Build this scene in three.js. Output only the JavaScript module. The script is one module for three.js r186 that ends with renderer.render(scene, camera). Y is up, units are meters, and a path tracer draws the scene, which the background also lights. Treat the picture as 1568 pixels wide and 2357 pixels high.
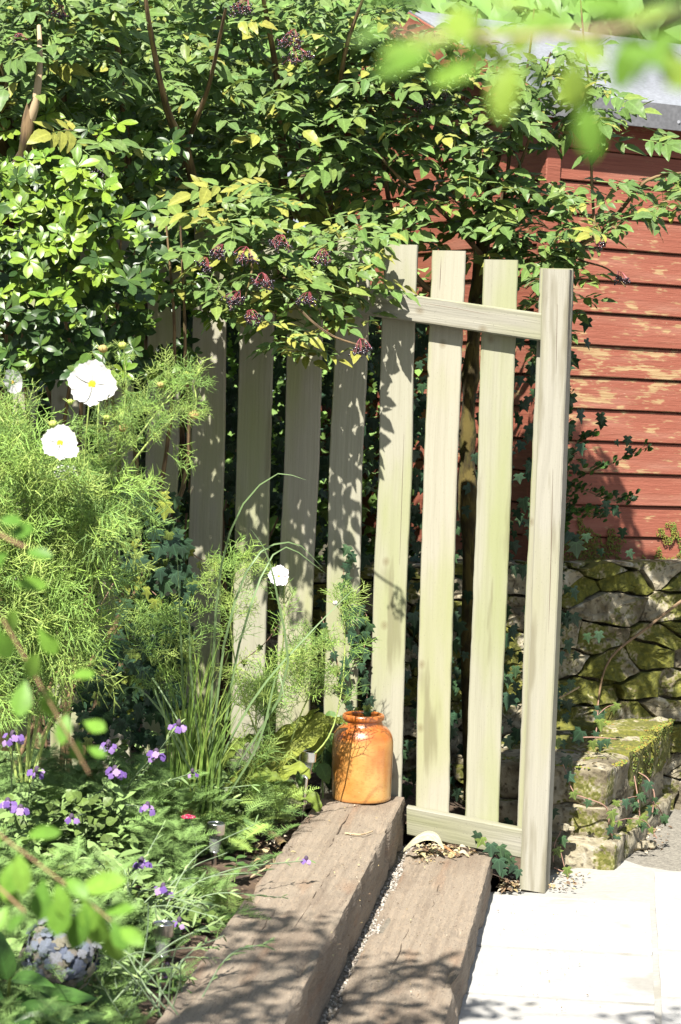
import * as THREE from 'three';
import { mergeGeometries, mergeVertices, toCreasedNormals } from 'three/addons/utils/BufferGeometryUtils.js';

// ───────────────────────── camera, sky, sun, exposure ─────────────────────────
const W = 681, H = 1024;
const F = 5025, CX = 784, CY = 1178.5;                 // focal length and centre in the units of the 1568 x 2357 study picture
const EYE = 1.52;
const scene = new THREE.Scene();
const camera = new THREE.PerspectiveCamera(2 * Math.atan(CY / F) * 180 / Math.PI, W / H, 0.05, 200);
camera.filmGauge = 23.5;
camera.position.set(0, EYE, 0);
camera.rotation.set(-0.0653, 0, 0.025, 'YXZ');
camera.focus = 6.35;
camera.userData.fStop = 5.0;
camera.updateMatrixWorld(true);
scene.add(camera);

const SUN_EL = 53 * Math.PI / 180, SUN_AZ = 14 * Math.PI / 180;
const S = new THREE.Vector3(-Math.sin(SUN_AZ) * Math.cos(SUN_EL), Math.sin(SUN_EL), Math.cos(SUN_AZ) * Math.cos(SUN_EL));
// hazy summer sky: pale blue overhead, whiter towards the horizon and round the sun
{
  const w = 256, h = 128, d = new Float32Array(w * h * 4), v = new THREE.Vector3();
  for (let j = 0; j < h; j++) for (let i = 0; i < w; i++) {
    const el = ((j + 0.5) / h - 0.5) * Math.PI, az = ((i + 0.5) / w - 0.5) * 2 * Math.PI; v.set(Math.cos(az) * Math.cos(el), Math.sin(el), Math.sin(az) * Math.cos(el));
    const t = Math.pow(1 - Math.max(0, v.y), 2.5), g = Math.pow(Math.max(0, v.dot(S)), 12) * 0.35, k = (j * w + i) * 4;
    d[k] = 0.13 + 0.16 * t + g; d[k + 1] = 0.17 + 0.135 * t + g; d[k + 2] = 0.235 + 0.09 * t + g * 0.9; d[k + 3] = 1;
  }
  const sky = new THREE.DataTexture(d, w, h, THREE.RGBAFormat, THREE.FloatType);
  sky.mapping = THREE.EquirectangularReflectionMapping; sky.magFilter = THREE.LinearFilter; sky.needsUpdate = true;
  scene.background = sky; scene.environment = sky;
}
const sun = new THREE.DirectionalLight(0xfff9f0, 5);
sun.position.copy(S).multiplyScalar(20).add(new THREE.Vector3(0, 0, -6));
sun.target.position.set(0, 0, -6);
sun.castShadow = true;
sun.shadow.mapSize.set(4096, 4096);
Object.assign(sun.shadow.camera, { left: -6, right: 6, top: 6, bottom: -6, near: 1, far: 45 });
scene.add(sun, sun.target);
const renderer = new THREE.WebGLRenderer({ antialias: true });
renderer.setSize(W, H);
renderer.toneMapping = THREE.LinearToneMapping;
renderer.toneMappingExposure = 3.0;
renderer.shadowMap.enabled = true;

// ───────────────────────── helpers ─────────────────────────
const V = (x, y, z) => new THREE.Vector3(x, y, z);
let seed = 12345;
const rnd = () => { seed = (seed + 0x6D2B79F5) | 0; let t = Math.imul(seed ^ (seed >>> 15), 1 | seed); t = (t + Math.imul(t ^ (t >>> 7), 61 | t)) ^ t; return ((t ^ (t >>> 14)) >>> 0) / 4294967296; };
const rr = (a, b) => a + (b - a) * rnd();
const sg = () => (rnd() + rnd() + rnd() - 1.5) / 1.5;
const lerp = (a, b, t) => a + (b - a) * t;
const clamp = (x, a = 0, b = 1) => Math.min(b, Math.max(a, x));
const sstep = (a, b, x) => { const t = clamp((x - a) / (b - a)); return t * t * (3 - 2 * t); };
const jit = (v, k) => V(v.x + sg() * k, v.y + sg() * k, v.z + sg() * k).normalize();
const Y = V(0, 1, 0);

function ray(px, py) { return V((px - CX) / F, -(py - CY) / F, -1).applyQuaternion(camera.quaternion); }
function at(px, py, d) { const r = ray(px, py); return r.multiplyScalar(d / -r.z).add(camera.position); }     // a point d metres in front
function onY(px, py, y) { const r = ray(px, py); return r.multiplyScalar((y - EYE) / r.y).add(camera.position); }   // a point at height y
function onPlane(px, py, p, n) { const r = ray(px, py); const t = p.clone().sub(camera.position).dot(n) / r.dot(n); return r.multiplyScalar(t).add(camera.position); }
const inv = camera.quaternion.clone().invert();
function proj(p) { const q = p.clone().sub(camera.position).applyQuaternion(inv); return [CX + F * q.x / -q.z, CY - F * q.y / -q.z, -q.z]; }

const taken = {};
function numbered(n) { const k = taken[n] = (taken[n] ?? -1) + 1; return k ? n + '_' + String(k).padStart(3, '0') : n; }
function thing(name, base, label, category, group) {
  const o = new THREE.Group(); o.name = numbered(name); o.position.copy(base); scene.add(o);
  o.userData = { label, category }; if (group) o.userData.group = group;
  return o;
}
function worldOffset(o) { const v = V(0, 0, 0); for (let q = o; q && q !== scene; q = q.parent) v.add(q.position); return v; }
function mesh(name, geo, mat, parent) {                 // geometry in world coordinates, kept relative to its thing's base
  const m = new THREE.Mesh(geo, mat); m.name = parent ? name : numbered(name);
  m.castShadow = m.receiveShadow = true;
  if (parent) { m.position.copy(worldOffset(parent)).negate(); parent.add(m); } else scene.add(m);
  return m;
}
function placed(name, geo, mat, matrix, parent) {       // shared geometry at a world matrix
  const m = new THREE.Mesh(geo, mat); m.name = name; m.castShadow = m.receiveShadow = true;
  matrix.decompose(m.position, m.quaternion, m.scale);
  m.position.sub(worldOffset(parent)); parent.add(m); return m;
}
function stuff(name, geo, mat, list, parent) {          // list of {m, c}: instanced copies
  if (!list.length) return null;
  const im = new THREE.InstancedMesh(geo, mat, list.length);
  im.name = parent ? name : numbered(name); im.castShadow = im.receiveShadow = true;
  list.forEach((e, i) => { im.setMatrixAt(i, e.m); im.setColorAt(i, e.c); });
  im.userData.kind = 'stuff';
  if (parent) { im.position.copy(worldOffset(parent)).negate(); parent.add(im); } else scene.add(im);
  return im;
}
function structure(name, geo, mat) { const m = mesh(name, geo, mat); m.userData.kind = 'structure'; return m; }

// tiling value noise
const tab = new Float32Array(65536); for (let i = 0; i < 65536; i++) tab[i] = rnd();
const hsh = (x, y, s) => tab[(Math.imul(x, 374761393) + Math.imul(y, 668265263) + Math.imul(s, 1274126177) >>> 7) & 65535];
function vn(u, v, fx, fy, s) {
  const x = u * fx, y = v * fy, ix = Math.floor(x), iy = Math.floor(y); let a = x - ix, b = y - iy; a = a * a * (3 - 2 * a); b = b * b * (3 - 2 * b);
  const w = (i, f) => ((i % f) + f) % f;
  const x0 = w(ix, fx), x1 = w(ix + 1, fx), y0 = w(iy, fy), y1 = w(iy + 1, fy);
  return lerp(lerp(hsh(x0, y0, s), hsh(x1, y0, s), a), lerp(hsh(x0, y1, s), hsh(x1, y1, s), a), b);
}
function fbm(u, v, fx, fy, o, s) { let r = 0, a = 0.5, n = 0; for (let i = 0; i < o; i++) { r += a * vn(u, v, fx << i, fy << i, s + i * 17); n += a; a *= 0.55; } return r / n; }
function n3(x, y, z, s = 0) {
  const ix = Math.floor(x), iy = Math.floor(y), iz = Math.floor(z); let a = x - ix, b = y - iy, c = z - iz; a = a * a * (3 - 2 * a); b = b * b * (3 - 2 * b); c = c * c * (3 - 2 * c);
  const h = (i, j, k) => hsh(ix + i + (iz + k) * 57, iy + j, s + 5);
  return lerp(lerp(lerp(h(0, 0, 0), h(1, 0, 0), a), lerp(h(0, 1, 0), h(1, 1, 0), a), b), lerp(lerp(h(0, 0, 1), h(1, 0, 1), a), lerp(h(0, 1, 1), h(1, 1, 1), a), b), c) * 2 - 1;
}
function f3(x, y, z, s) { return n3(x, y, z, s) * 0.55 + n3(x * 2.1, y * 2.1, z * 2.1, s + 3) * 0.3 + n3(x * 4.3, y * 4.3, z * 4.3, s + 7) * 0.15; }
function tex(w, h, sx, sy, fn, srgb = true) {
  const d = new Uint8Array(w * h * 4);
  for (let j = 0; j < h; j++) for (let i = 0; i < w; i++) {
    const c = fn(i / w, j / h), k = (j * w + i) * 4; d[k] = clamp(c[0], 0, 255); d[k + 1] = clamp(c[1], 0, 255); d[k + 2] = clamp(c[2], 0, 255); d[k + 3] = 255;
  }
  const t = new THREE.DataTexture(d, w, h); t.magFilter = THREE.LinearFilter; t.minFilter = THREE.LinearMipmapLinearFilter; t.generateMipmaps = true;
  t.wrapS = t.wrapT = THREE.RepeatWrapping; t.repeat.set(1 / sx, 1 / sy); if (srgb) t.colorSpace = THREE.SRGBColorSpace; t.needsUpdate = true; return t;
}
const mix3 = (a, b, t) => [lerp(a[0], b[0], t), lerp(a[1], b[1], t), lerp(a[2], b[2], t)];
const g1 = (x) => [x * 255, x * 255, x * 255];
const std = (o) => new THREE.MeshStandardMaterial(o);
const phy = (o) => new THREE.MeshPhysicalMaterial(o);
const rgb = (r, g, b) => new THREE.Color().setRGB(r, g, b);
const hex = (h) => new THREE.Color(h);

// geometry builder
class GB {
  constructor() { this.p = []; this.u = []; this.i = []; }
  v(p, u = 0, w = 0) { this.p.push(p.x, p.y, p.z); this.u.push(u, w); return this.p.length / 3 - 1; }
  q(a, b, c, d) { this.i.push(a, b, c, a, c, d); }
  t(a, b, c) { this.i.push(a, b, c); }
  tube(pts, r0, r1, k = 5, uvs = 1) {                   // a tapered tube along points
    let prev = null, L = 0; const n = pts.length;
    let ref = V(0.3, 0.2, 1);
    for (let i = 0; i < n; i++) {
      const d = (i < n - 1 ? pts[i + 1].clone().sub(pts[i]) : pts[i].clone().sub(pts[i - 1])).normalize();
      if (Math.abs(d.dot(ref)) > 0.95) ref = V(1, 0.1, 0.2);
      const a = V(0, 0, 0).crossVectors(d, ref).normalize(), b = V(0, 0, 0).crossVectors(a, d);
      const r = typeof r0 === 'function' ? r0(i / (n - 1)) : lerp(r0, r1, i / (n - 1));
      if (i) L += pts[i].distanceTo(pts[i - 1]);
      const ring = [];
      for (let j = 0; j <= k; j++) { const t = j / k * Math.PI * 2; ring.push(this.v(pts[i].clone().addScaledVector(a, Math.cos(t) * r).addScaledVector(b, Math.sin(t) * r), j / k * uvs * 0.1, L)); }
      if (prev) for (let j = 0; j < k; j++) this.q(prev[j], prev[j + 1], ring[j + 1], ring[j]);
      prev = ring;
    }
    return this;
  }
  build() {
    const g = new THREE.BufferGeometry();
    g.setAttribute('position', new THREE.Float32BufferAttribute(this.p, 3)); g.setAttribute('uv', new THREE.Float32BufferAttribute(this.u, 2));
    g.setIndex(this.i); g.computeVertexNormals(); return g;
  }
}
function curve(pts, n) { return new THREE.CatmullRomCurve3(pts).getPoints(n); }

// a plank from the four corners of its front face and a vector through its thickness
function plank(TL, TR, BR, BL, back, { bev = 0.004, n = 24, wob = 0.0015, uo = rnd() * 10, s0 = Math.floor(rnd() * 999), rough = 0.0006 } = {}) {
  const w = TL.distanceTo(TR), l = TL.distanceTo(BL), th = back.length(); const b = bev / w, bd = bev / th;
  const prof = [[b, 0], [1 - b, 0], [1, bd], [1, 1 - bd], [1 - b, 1], [b, 1], [0, 1 - bd], [0, bd]];
  const g = new GB(); const ws = V(0, 0, 0).subVectors(TR, TL).normalize(), bn = back.clone().normalize();
  const P = (s, d, t) => {
    const p = TL.clone().lerp(TR, s).lerp(BL.clone().lerp(BR, s), t).addScaledVector(back, d);
    p.addScaledVector(ws, wob * n3(t * l * 3, 0.3, s0, 1) + rough * n3(t * l * 90, s * 3, s0 + d * 3, 2)); p.addScaledVector(bn, wob * n3(t * l * 2.2, 4.1, s0, 3)); return p;
  };
  let per = 0;
  for (let k = 0; k < 8; k++) {
    const [s1, d1] = prof[k], [s2, d2] = prof[(k + 1) % 8]; const e = Math.hypot((s2 - s1) * w, (d2 - d1) * th); let pr = null;
    for (let j = 0; j <= n; j++) { const t = j / n; const a = g.v(P(s1, d1, t), uo + per, uo * 3.7 + t * l), c = g.v(P(s2, d2, t), uo + per + e, uo * 3.7 + t * l); if (pr) g.q(pr[0], a, c, pr[1]); pr = [a, c]; }
    per += e;
  }
  for (const [t, flip] of [[0, 0], [1, 1]]) { const ids = prof.map(([s, d]) => g.v(P(s, d, t), uo + s * w, uo + d * th)); for (let k = 1; k < 7; k++) flip ? g.t(ids[0], ids[k + 1], ids[k]) : g.t(ids[0], ids[k], ids[k + 1]); }
  return g.build();
}
// a rounded, roughened block: dims, radius, segments, displacement; then a matrix
function block(L, Hh, D, r, nx, ny, nz, disp, M, uvs = 1) {
  let g = new THREE.BoxGeometry(L, Hh, D, nx, ny, nz);
  const p = g.attributes.position, nn = g.attributes.normal, uv = g.attributes.uv, h = [L / 2 - r, Hh / 2 - r, D / 2 - r], q = V(0, 0, 0), c = V(0, 0, 0);
  for (let i = 0; i < p.count; i++) {
    q.fromBufferAttribute(p, i);
    const n = [Math.abs(nn.getX(i)), Math.abs(nn.getY(i)), Math.abs(nn.getZ(i))];
    if (n[0] > 0.5) uv.setXY(i, q.z * uvs, q.y * uvs); else if (n[1] > 0.5) uv.setXY(i, q.x * uvs, q.z * uvs); else uv.setXY(i, q.x * uvs, q.y * uvs);
    c.set(clamp(q.x, -h[0], h[0]), clamp(q.y, -h[1], h[1]), clamp(q.z, -h[2], h[2]));
    const d = q.clone().sub(c), l = d.length(); if (l > 0) q.copy(c).addScaledVector(d, r / l);
    const o = disp ? disp(q, d.lengthSq() > 0 ? d.normalize() : V(0, 0, 0)) : V(0, 0, 0);
    q.add(o); p.setXYZ(i, q.x, q.y, q.z);
  }
  g.deleteAttribute('normal');
  g = toCreasedNormals(g, 0.9);
  if (M) g.applyMatrix4(M);
  return g;
}
function basis(x, y, z, o) { return new THREE.Matrix4().makeBasis(x, y, z).setPosition(o); }

// a leaf's matrix: its length along axis, its face towards normal
const _x = V(0, 0, 0), _z = V(0, 0, 0), _y = V(0, 0, 0);
function leafM(pos, axis, normal, s, sw = 1) {
  _y.copy(axis).normalize(); _x.crossVectors(_y, normal); if (_x.lengthSq() < 1e-5) _x.set(1, 0, 0.1); _x.normalize(); _z.crossVectors(_x, _y);
  return new THREE.Matrix4().makeBasis(_x.clone().multiplyScalar(s * sw), _y.clone().multiplyScalar(s), _z.clone().multiplyScalar(s)).setPosition(pos);
}
// a leaf 1 long along +y, facing +z
function leafGeo({ w = 0.22, out, rows = 6, fold = 0.25, droop = 0.2, wave = 0, serr = 0, twist = 0, stalk = 0.04 }) {
  const g = new GB(), cols = 4; let prev = null;
  for (let j = 0; j <= rows; j++) {
    const t = j / rows, hw = w * out(t) * (1 + (serr && j % 2 ? serr : 0)); const row = [];
    for (let i = 0; i <= cols; i++) {
      const s = i / cols * 2 - 1; const tw = twist * t * s;
      row.push(g.v(V(s * hw, stalk + t * (1 - stalk) - droop * droop * t * t * 0.25, Math.abs(s) * hw * fold * (1.2 - 0.4 * Math.abs(s)) - droop * t * t + wave * Math.sin(t * 17 + (s > 0 ? 1 : 3)) * Math.abs(s) + tw * hw), (s + 1) / 2, t));
    }
    if (prev) for (let i = 0; i < cols; i++) g.q(prev[i], prev[i + 1], row[i + 1], row[i]);
    prev = row;
  }
  if (stalk) { const a = g.v(V(-0.006, 0, 0), 0.5, 0), b = g.v(V(0.006, 0, 0), 0.5, 0), c = g.v(V(0, stalk + 0.03, 0.002), 0.5, 0.02); g.t(a, b, c); }
  return g.build();
}
const ovate = (t) => Math.pow(Math.sin(Math.PI * Math.pow(t, 0.72)), 0.85) * (1 - 0.25 * t);
const oval = (t) => Math.pow(Math.max(0, Math.sin(Math.PI * Math.pow(t, 1.1))), 0.7);
const obov = (t) => Math.pow(Math.max(0, Math.sin(Math.PI * Math.pow(t, 1.45))), 0.75);

// veins of a leaf: pale ribs on a slightly mottled blade
function veinTex(pairs, strength, s) {
  return tex(96, 192, 1, 1, (u, v) => {
    const a = Math.abs(u - 0.5) * 2; let k = Math.exp(-Math.pow(a / 0.05, 2)) * 0.9;
    const f = (v * pairs - a * 1.6); const d = Math.abs(f - Math.round(f)); k = Math.max(k, Math.exp(-Math.pow(d / 0.09, 2)) * 0.55 * (1 - a * 0.6));
    const m = 0.86 + 0.22 * (fbm(u, v, 6, 12, 3, s) - 0.5); const c = m + k * strength; return [c * 232, c * 232, c * 222 * (1 + k * 0.1)];
  });
}
const veinA = veinTex(7, 0.16, 3), veinB = veinTex(5, 0.1, 9);
function leafMat(color, { through = 0.32, gloss = 0.35, cr = 0.35, map = veinA } = {}) {
  return phy({ color, map, roughness: 1, transmission: through, thickness: 0, ior: 1.45, clearcoat: gloss, clearcoatRoughness: cr, side: THREE.DoubleSide, specularIntensity: 0.4 });
}
function tones(list, o) { return list.map((c) => leafMat(rgb(...c), o)); }
const WHITE = (o) => leafMat(rgb(1, 1, 1), o);
// leaves of one plant: the `many` that show largest become parts, the others one part
function foliage(parent, leaves, geos, mats, toneRGB, opt, many = 300, name = 'leaf', restName = 'foliage') {
  leaves.forEach((l) => { const q = proj(l.p); const inside = q[0] > -40 && q[0] < 1610 && q[1] > -40 && q[1] < 2400; l.k = (inside ? 1 : 0.01) * l.s / Math.pow(q[2], 4) * (l.f ?? 1); });
  leaves.sort((a, b) => b.k - a.k);
  leaves.slice(0, many).forEach((l) => placed(name, geos[l.g % geos.length], mats[l.t % mats.length], l.m, parent));
  const rest = leaves.slice(many), base = WHITE(opt);
  geos.forEach((g, gi) => {
    const part = rest.filter((l) => l.g % geos.length === gi).map((l) => { const c = toneRGB[l.t % toneRGB.length], k = rr(0.82, 1.2), y = rr(0.9, 1.12); return { m: l.m, c: rgb(c[0] * k * y, c[1] * k, c[2] * k) }; });
    stuff(restName, g, base, part, parent);
  });
}
function inPoly(x, y, P) { let c = false; for (let i = 0, j = P.length - 1; i < P.length; j = i++) { const [xi, yi] = P[i], [xj, yj] = P[j]; if ((yi > y) !== (yj > y) && x < (xj - xi) * (y - yi) / (yj - yi) + xi) c = !c; } return c; }
function fill(P, d0, d1, n, fn) {                       // n points in the volume behind an outline between two distances
  const xs = P.map((p) => p[0]), ys = P.map((p) => p[1]); const a = Math.min(...xs), b = Math.max(...xs), c = Math.min(...ys), d = Math.max(...ys);
  let k = 0, guard = 0; while (k < n && guard++ < n * 20) { const x = rr(a, b), y = rr(c, d); if (inPoly(x, y, P)) { const dd = rr(d0, d1); fn(at(x, y, dd), x, y, dd); k++; } }
}

// ───────────────────────── surface materials ─────────────────────────
const stain = (u, v, s) => fbm(u, v, 3, 3, 4, s);
function woodTex(base, dark, green, gAmt, s, w = 512, h = 1024) {
  return tex(w, h, 0.35, 1.6, (u, v) => {
    const warp = fbm(u, v, 3, 2, 3, s) * 0.16; const gr = fbm(u + warp, v, 40, 3, 4, s + 1), fine = fbm(u, v, 170, 14, 2, s + 2);
    let c = mix3(base, dark, clamp((gr - 0.42) * 1.5) * 0.3 + clamp((fine - 0.5) * 1.6) * 0.22);
    c = mix3(c, green, clamp((stain(u, v, s + 4) - 0.42) * 3.4) * gAmt); c = mix3(c, [120, 112, 84], clamp((fbm(u, v, 9, 5, 4, s + 14) - 0.6) * 6) * 0.4);
    for (let k = 0; k < 5; k++) { const kx = hsh(k, 3, s), ky = hsh(k, 9, s); let dx = Math.abs(u - kx); dx = Math.min(dx, 1 - dx) * 0.35; let dy = Math.abs(v - ky); dy = Math.min(dy, 1 - dy) * 1.6; const d = Math.hypot(dx, dy * 0.8); if (d < 0.014) c = mix3(c, [118, 98, 66], (1 - d / 0.014) * 0.75 * (0.6 + 0.4 * Math.sin(d * 1900))); }
    const spk = vn(u, v, 256, 512, s + 8); if (spk > 0.965) c = mix3(c, dark, 0.5);
    return c;
  });
}
const slatTex = woodTex([202, 199, 180], [148, 143, 122], [180, 188, 128], 0.65, 21);
const postTex = woodTex([202, 199, 184], [146, 142, 128], [178, 182, 110], 0.3, 41);
const railTex = woodTex([196, 192, 176], [92, 90, 82], [150, 156, 96], 0.45, 61);
const grainBump = tex(256, 512, 0.35, 1.6, (u, v) => g1(fbm(u, v, 48, 4, 3, 5) * 0.7 + fbm(u, v, 120, 20, 2, 6) * 0.3), false);
const M = {};
M.slat = [0, 1, 2, 3].map((k) => std({ map: slatTex, bumpMap: grainBump, bumpScale: 0.0016, roughness: 0.85, color: rgb(...[[0.46, 0.46, 0.435], [0.48, 0.47, 0.45], [0.44, 0.445, 0.41], [0.46, 0.455, 0.44]][k]) }));
M.slatDark = std({ map: slatTex, bumpMap: grainBump, bumpScale: 0.0016, roughness: 0.85, color: rgb(0.72, 0.66, 0.58) });
M.post = std({ map: postTex, bumpMap: grainBump, bumpScale: 0.0018, roughness: 0.85, color: rgb(0.44, 0.435, 0.42) });
M.rail = std({ map: railTex, bumpMap: grainBump, bumpScale: 0.002, roughness: 0.9, color: rgb(0.44, 0.44, 0.43) });
const sleeperTex = tex(1024, 512, 1.6, 0.5, (u, v) => {
  const gr = fbm(u, v + fbm(u, v, 3, 3, 2, 71) * 0.08, 4, 44, 4, 72), fn = fbm(u, v, 60, 120, 3, 73), st = stain(u, v, 74);
  let c = mix3([164, 150, 131], [114, 99, 83], clamp((gr - 0.4) * 1.9) * 0.5); c = mix3(c, [190, 170, 144], clamp((fn - 0.52) * 3) * 0.55); c = mix3(c, [92, 72, 56], clamp((st - 0.55) * 4) * 0.45);
  c = mix3(c, [168, 112, 74], clamp((fbm(u, v, 5, 9, 3, 75) - 0.62) * 4) * 0.3);
  if (vn(u, v, 300, 150, 76) > 0.93) c = mix3(c, [214, 200, 180], 0.6); if (vn(u, v, 500, 250, 78) < 0.13) c = mix3(c, [62, 46, 34], 0.5); if (vn(u, v, 200, 120, 77) < 0.04) c = mix3(c, [50, 36, 26], 0.6);
  return c;
});
const sleeperBump = tex(1024, 512, 1.6, 0.5, (u, v) => g1(fbm(u, v, 5, 56, 4, 72) * 0.6 + fbm(u, v, 80, 150, 2, 79) * 0.4), false);
M.sleeper = std({ map: sleeperTex, bumpMap: sleeperBump, bumpScale: 0.005, roughness: 0.92, color: rgb(0.5, 0.495, 0.49) });
M.crack = std({ color: rgb(0.1, 0.07, 0.045), roughness: 1 });
function paintTex(wear, s) {
  return tex(1024, 256, 1.5, 0.12, (u, v) => {
    const gr = fbm(u, v, 12, 36, 4, s), pt = fbm(u, v, 26, 5, 5, s + 3), streak = fbm(u, v, 34, 24, 4, s + 5);
    let red = mix3([178, 102, 78], [152, 80, 58], clamp((gr - 0.4) * 1.6)); red = mix3(red, [198, 144, 122], clamp((fbm(u, v, 6, 3, 3, s + 9) - 0.5) * 2.4) * 0.6);
    const wood = mix3([210, 178, 130], [172, 130, 86], clamp((gr - 0.35) * 1.8)); const k = clamp((pt * 0.62 + streak * 0.38 - (0.72 - wear * 0.3)) * 13);
    let c = mix3(red, wood, k); if (vn(u, v, 220, 40, s + 11) > 0.955) c = mix3(c, [232, 206, 180], 0.55 * (0.4 + wear)); return c;
  });
}
M.board = [0.2, 0.46, 0.72].map((w, k) => std({ map: paintTex(w, 100 + k * 20), bumpMap: sleeperBump, bumpScale: 0.002, roughness: 0.72, color: rgb(0.47, 0.47, 0.47) }));
const felt = tex(512, 512, 1, 1, (u, v) => { const f = fbm(u, v, 110, 110, 2, 131), b = fbm(u, v, 4, 4, 4, 133); const c = 150 + (f - 0.5) * 34 + (b - 0.5) * 34; return [c, c * 1.01, c * 1.03]; });
M.felt = std({ map: felt, bumpMap: felt, bumpScale: 0.002, roughness: 0.85, color: rgb(0.5, 0.52, 0.55) });
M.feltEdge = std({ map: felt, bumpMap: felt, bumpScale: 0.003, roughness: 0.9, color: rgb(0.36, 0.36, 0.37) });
M.nail = std({ color: rgb(0.5, 0.5, 0.52), metalness: 0.9, roughness: 0.4 });
function stoneTex(mossAmt, s, A = [196, 186, 160], B = [108, 98, 76]) {
  return tex(512, 512, 0.5, 0.5, (u, v) => {
    const a = fbm(u, v, 7, 7, 5, s), b = fbm(u, v, 40, 40, 3, s + 3), m = fbm(u, v, 5, 5, 5, s + 5), m2 = fbm(u, v, 60, 60, 2, s + 7);
    let c = mix3(A, B, clamp((a - 0.36) * 2.2)); c = mix3(c, [62, 52, 38], clamp((b - 0.58) * 4) * 0.7); c = mix3(c, [226, 222, 208], clamp((fbm(u, v, 11, 11, 3, s + 11) - 0.62) * 6) * 0.7);
    const k = clamp((m + (m2 - 0.5) * 0.35 - (0.64 - mossAmt * 0.32)) * 7); return mix3(c, mix3([146, 144, 44], [78, 84, 22], m2), k * 0.92);
  });
}
const stoneBump = tex(512, 512, 0.5, 0.5, (u, v) => g1(fbm(u, v, 14, 14, 5, 171)), false);
M.stone = [0.15, 0.5, 0.85].map((a, k) => std({ map: stoneTex(a, 180 + k * 20), bumpMap: stoneBump, bumpScale: 0.012, roughness: 0.95, color: rgb(0.5, 0.5, 0.48) }));
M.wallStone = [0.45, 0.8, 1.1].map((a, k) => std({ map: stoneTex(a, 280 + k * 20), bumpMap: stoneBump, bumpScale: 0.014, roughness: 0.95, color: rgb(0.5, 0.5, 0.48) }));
M.mortar = std({ map: stoneTex(0.5, 251, [150, 138, 112], [92, 82, 62]), bumpMap: stoneBump, bumpScale: 0.02, roughness: 1, color: rgb(0.5, 0.5, 0.48) });
const patioTex = tex(1024, 1024, 1.3, 1.3, (u, v) => {
  const a = fbm(u, v, 5, 5, 5, 191), st = fbm(u, v, 5, 50, 3, 193), f = fbm(u, v, 120, 120, 2, 195); const c = 236 + (a - 0.5) * 22 + (st - 0.5) * 16 + (f - 0.5) * 22;
  let r = [c, c * 0.99, c * 0.965]; if (vn(u, v, 150, 150, 197) > 0.975) r = mix3(r, [150, 140, 120], 0.45); r = mix3(r, [186, 178, 158], clamp((fbm(u, v, 7, 7, 5, 198) - 0.6) * 7) * 0.4); return r;
});
M.patio = [[0.345, 0.35, 0.355], [0.33, 0.335, 0.34], [0.355, 0.355, 0.355]].map((c) => std({ map: patioTex, bumpMap: patioTex, bumpScale: 0.003, roughness: 0.8, color: rgb(...c) }));
M.joint = std({ map: patioTex, roughness: 0.95, color: rgb(0.3, 0.3, 0.29) });
const gritTex = tex(512, 512, 0.5, 0.5, (u, v) => { const f = vn(u, v, 130, 130, 211), g = fbm(u, v, 60, 60, 3, 213); const c = 140 + f * 44 + (g - 0.5) * 56; return [c, c * 0.97, c * 0.9]; });
M.path = std({ map: gritTex, bumpMap: gritTex, bumpScale: 0.004, roughness: 0.95, color: rgb(0.42, 0.415, 0.4) });
M.gravel = std({ map: gritTex, bumpMap: gritTex, bumpScale: 0.006, roughness: 0.95, color: rgb(0.34, 0.32, 0.29) });
const soilTex = tex(512, 512, 0.6, 0.6, (u, v) => { const a = fbm(u, v, 9, 9, 5, 221), b = fbm(u, v, 70, 70, 2, 223); let c = mix3([86, 70, 54], [46, 36, 28], clamp((a - 0.35) * 2)); c = mix3(c, [140, 124, 100], clamp((b - 0.62) * 5) * 0.7); return c; });
M.soil = std({ map: soilTex, bumpMap: soilTex, bumpScale: 0.015, roughness: 1, color: rgb(0.7, 0.68, 0.66) });
const barkTex = tex(256, 512, 0.1, 0.5, (u, v) => { const a = fbm(u, v, 9, 9, 4, 231), b = fbm(u, v, 4, 4, 4, 233); let c = mix3([150, 124, 88], [74, 58, 40], clamp((a - 0.36) * 2.4)); return mix3(c, [118, 118, 44], clamp((b - 0.55) * 5) * 0.6); });
M.bark = std({ map: barkTex, bumpMap: barkTex, bumpScale: 0.006, roughness: 0.95, color: rgb(0.6, 0.6, 0.6) });
M.mossBark = std({ map: barkTex, bumpMap: barkTex, bumpScale: 0.02, roughness: 1, color: rgb(0.28, 0.32, 0.14) });
M.twig = std({ color: rgb(0.2, 0.13, 0.07), roughness: 0.8 });
M.twigPale = std({ color: rgb(0.36, 0.27, 0.16), roughness: 0.85 });
M.greenStem = std({ color: rgb(0.14, 0.22, 0.05), roughness: 0.6 });
M.paleStem = std({ color: rgb(0.3, 0.38, 0.1), roughness: 0.6 });
M.greyStem = std({ color: rgb(0.16, 0.22, 0.12), roughness: 0.75 });
M.redStem = std({ color: rgb(0.2, 0.035, 0.045), roughness: 0.5 });
M.ivyStem = std({ color: rgb(0.24, 0.14, 0.1), roughness: 0.8 });
M.steel = std({ color: rgb(0.62, 0.61, 0.58), metalness: 1, roughness: 0.22 });
M.panel = phy({ color: rgb(0.02, 0.02, 0.03), roughness: 0.25, clearcoat: 1, clearcoatRoughness: 0.05 });
M.lens = phy({ color: rgb(0.85, 0.88, 0.85), transmission: 0.86, thickness: 0, roughness: 0.12, ior: 1.49 });
M.litter = [[0.4, 0.3, 0.12], [0.3, 0.2, 0.1], [0.5, 0.45, 0.2], [0.22, 0.14, 0.08]].map((c) => leafMat(rgb(...c), { through: 0.15, gloss: 0.1 }));

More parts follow.
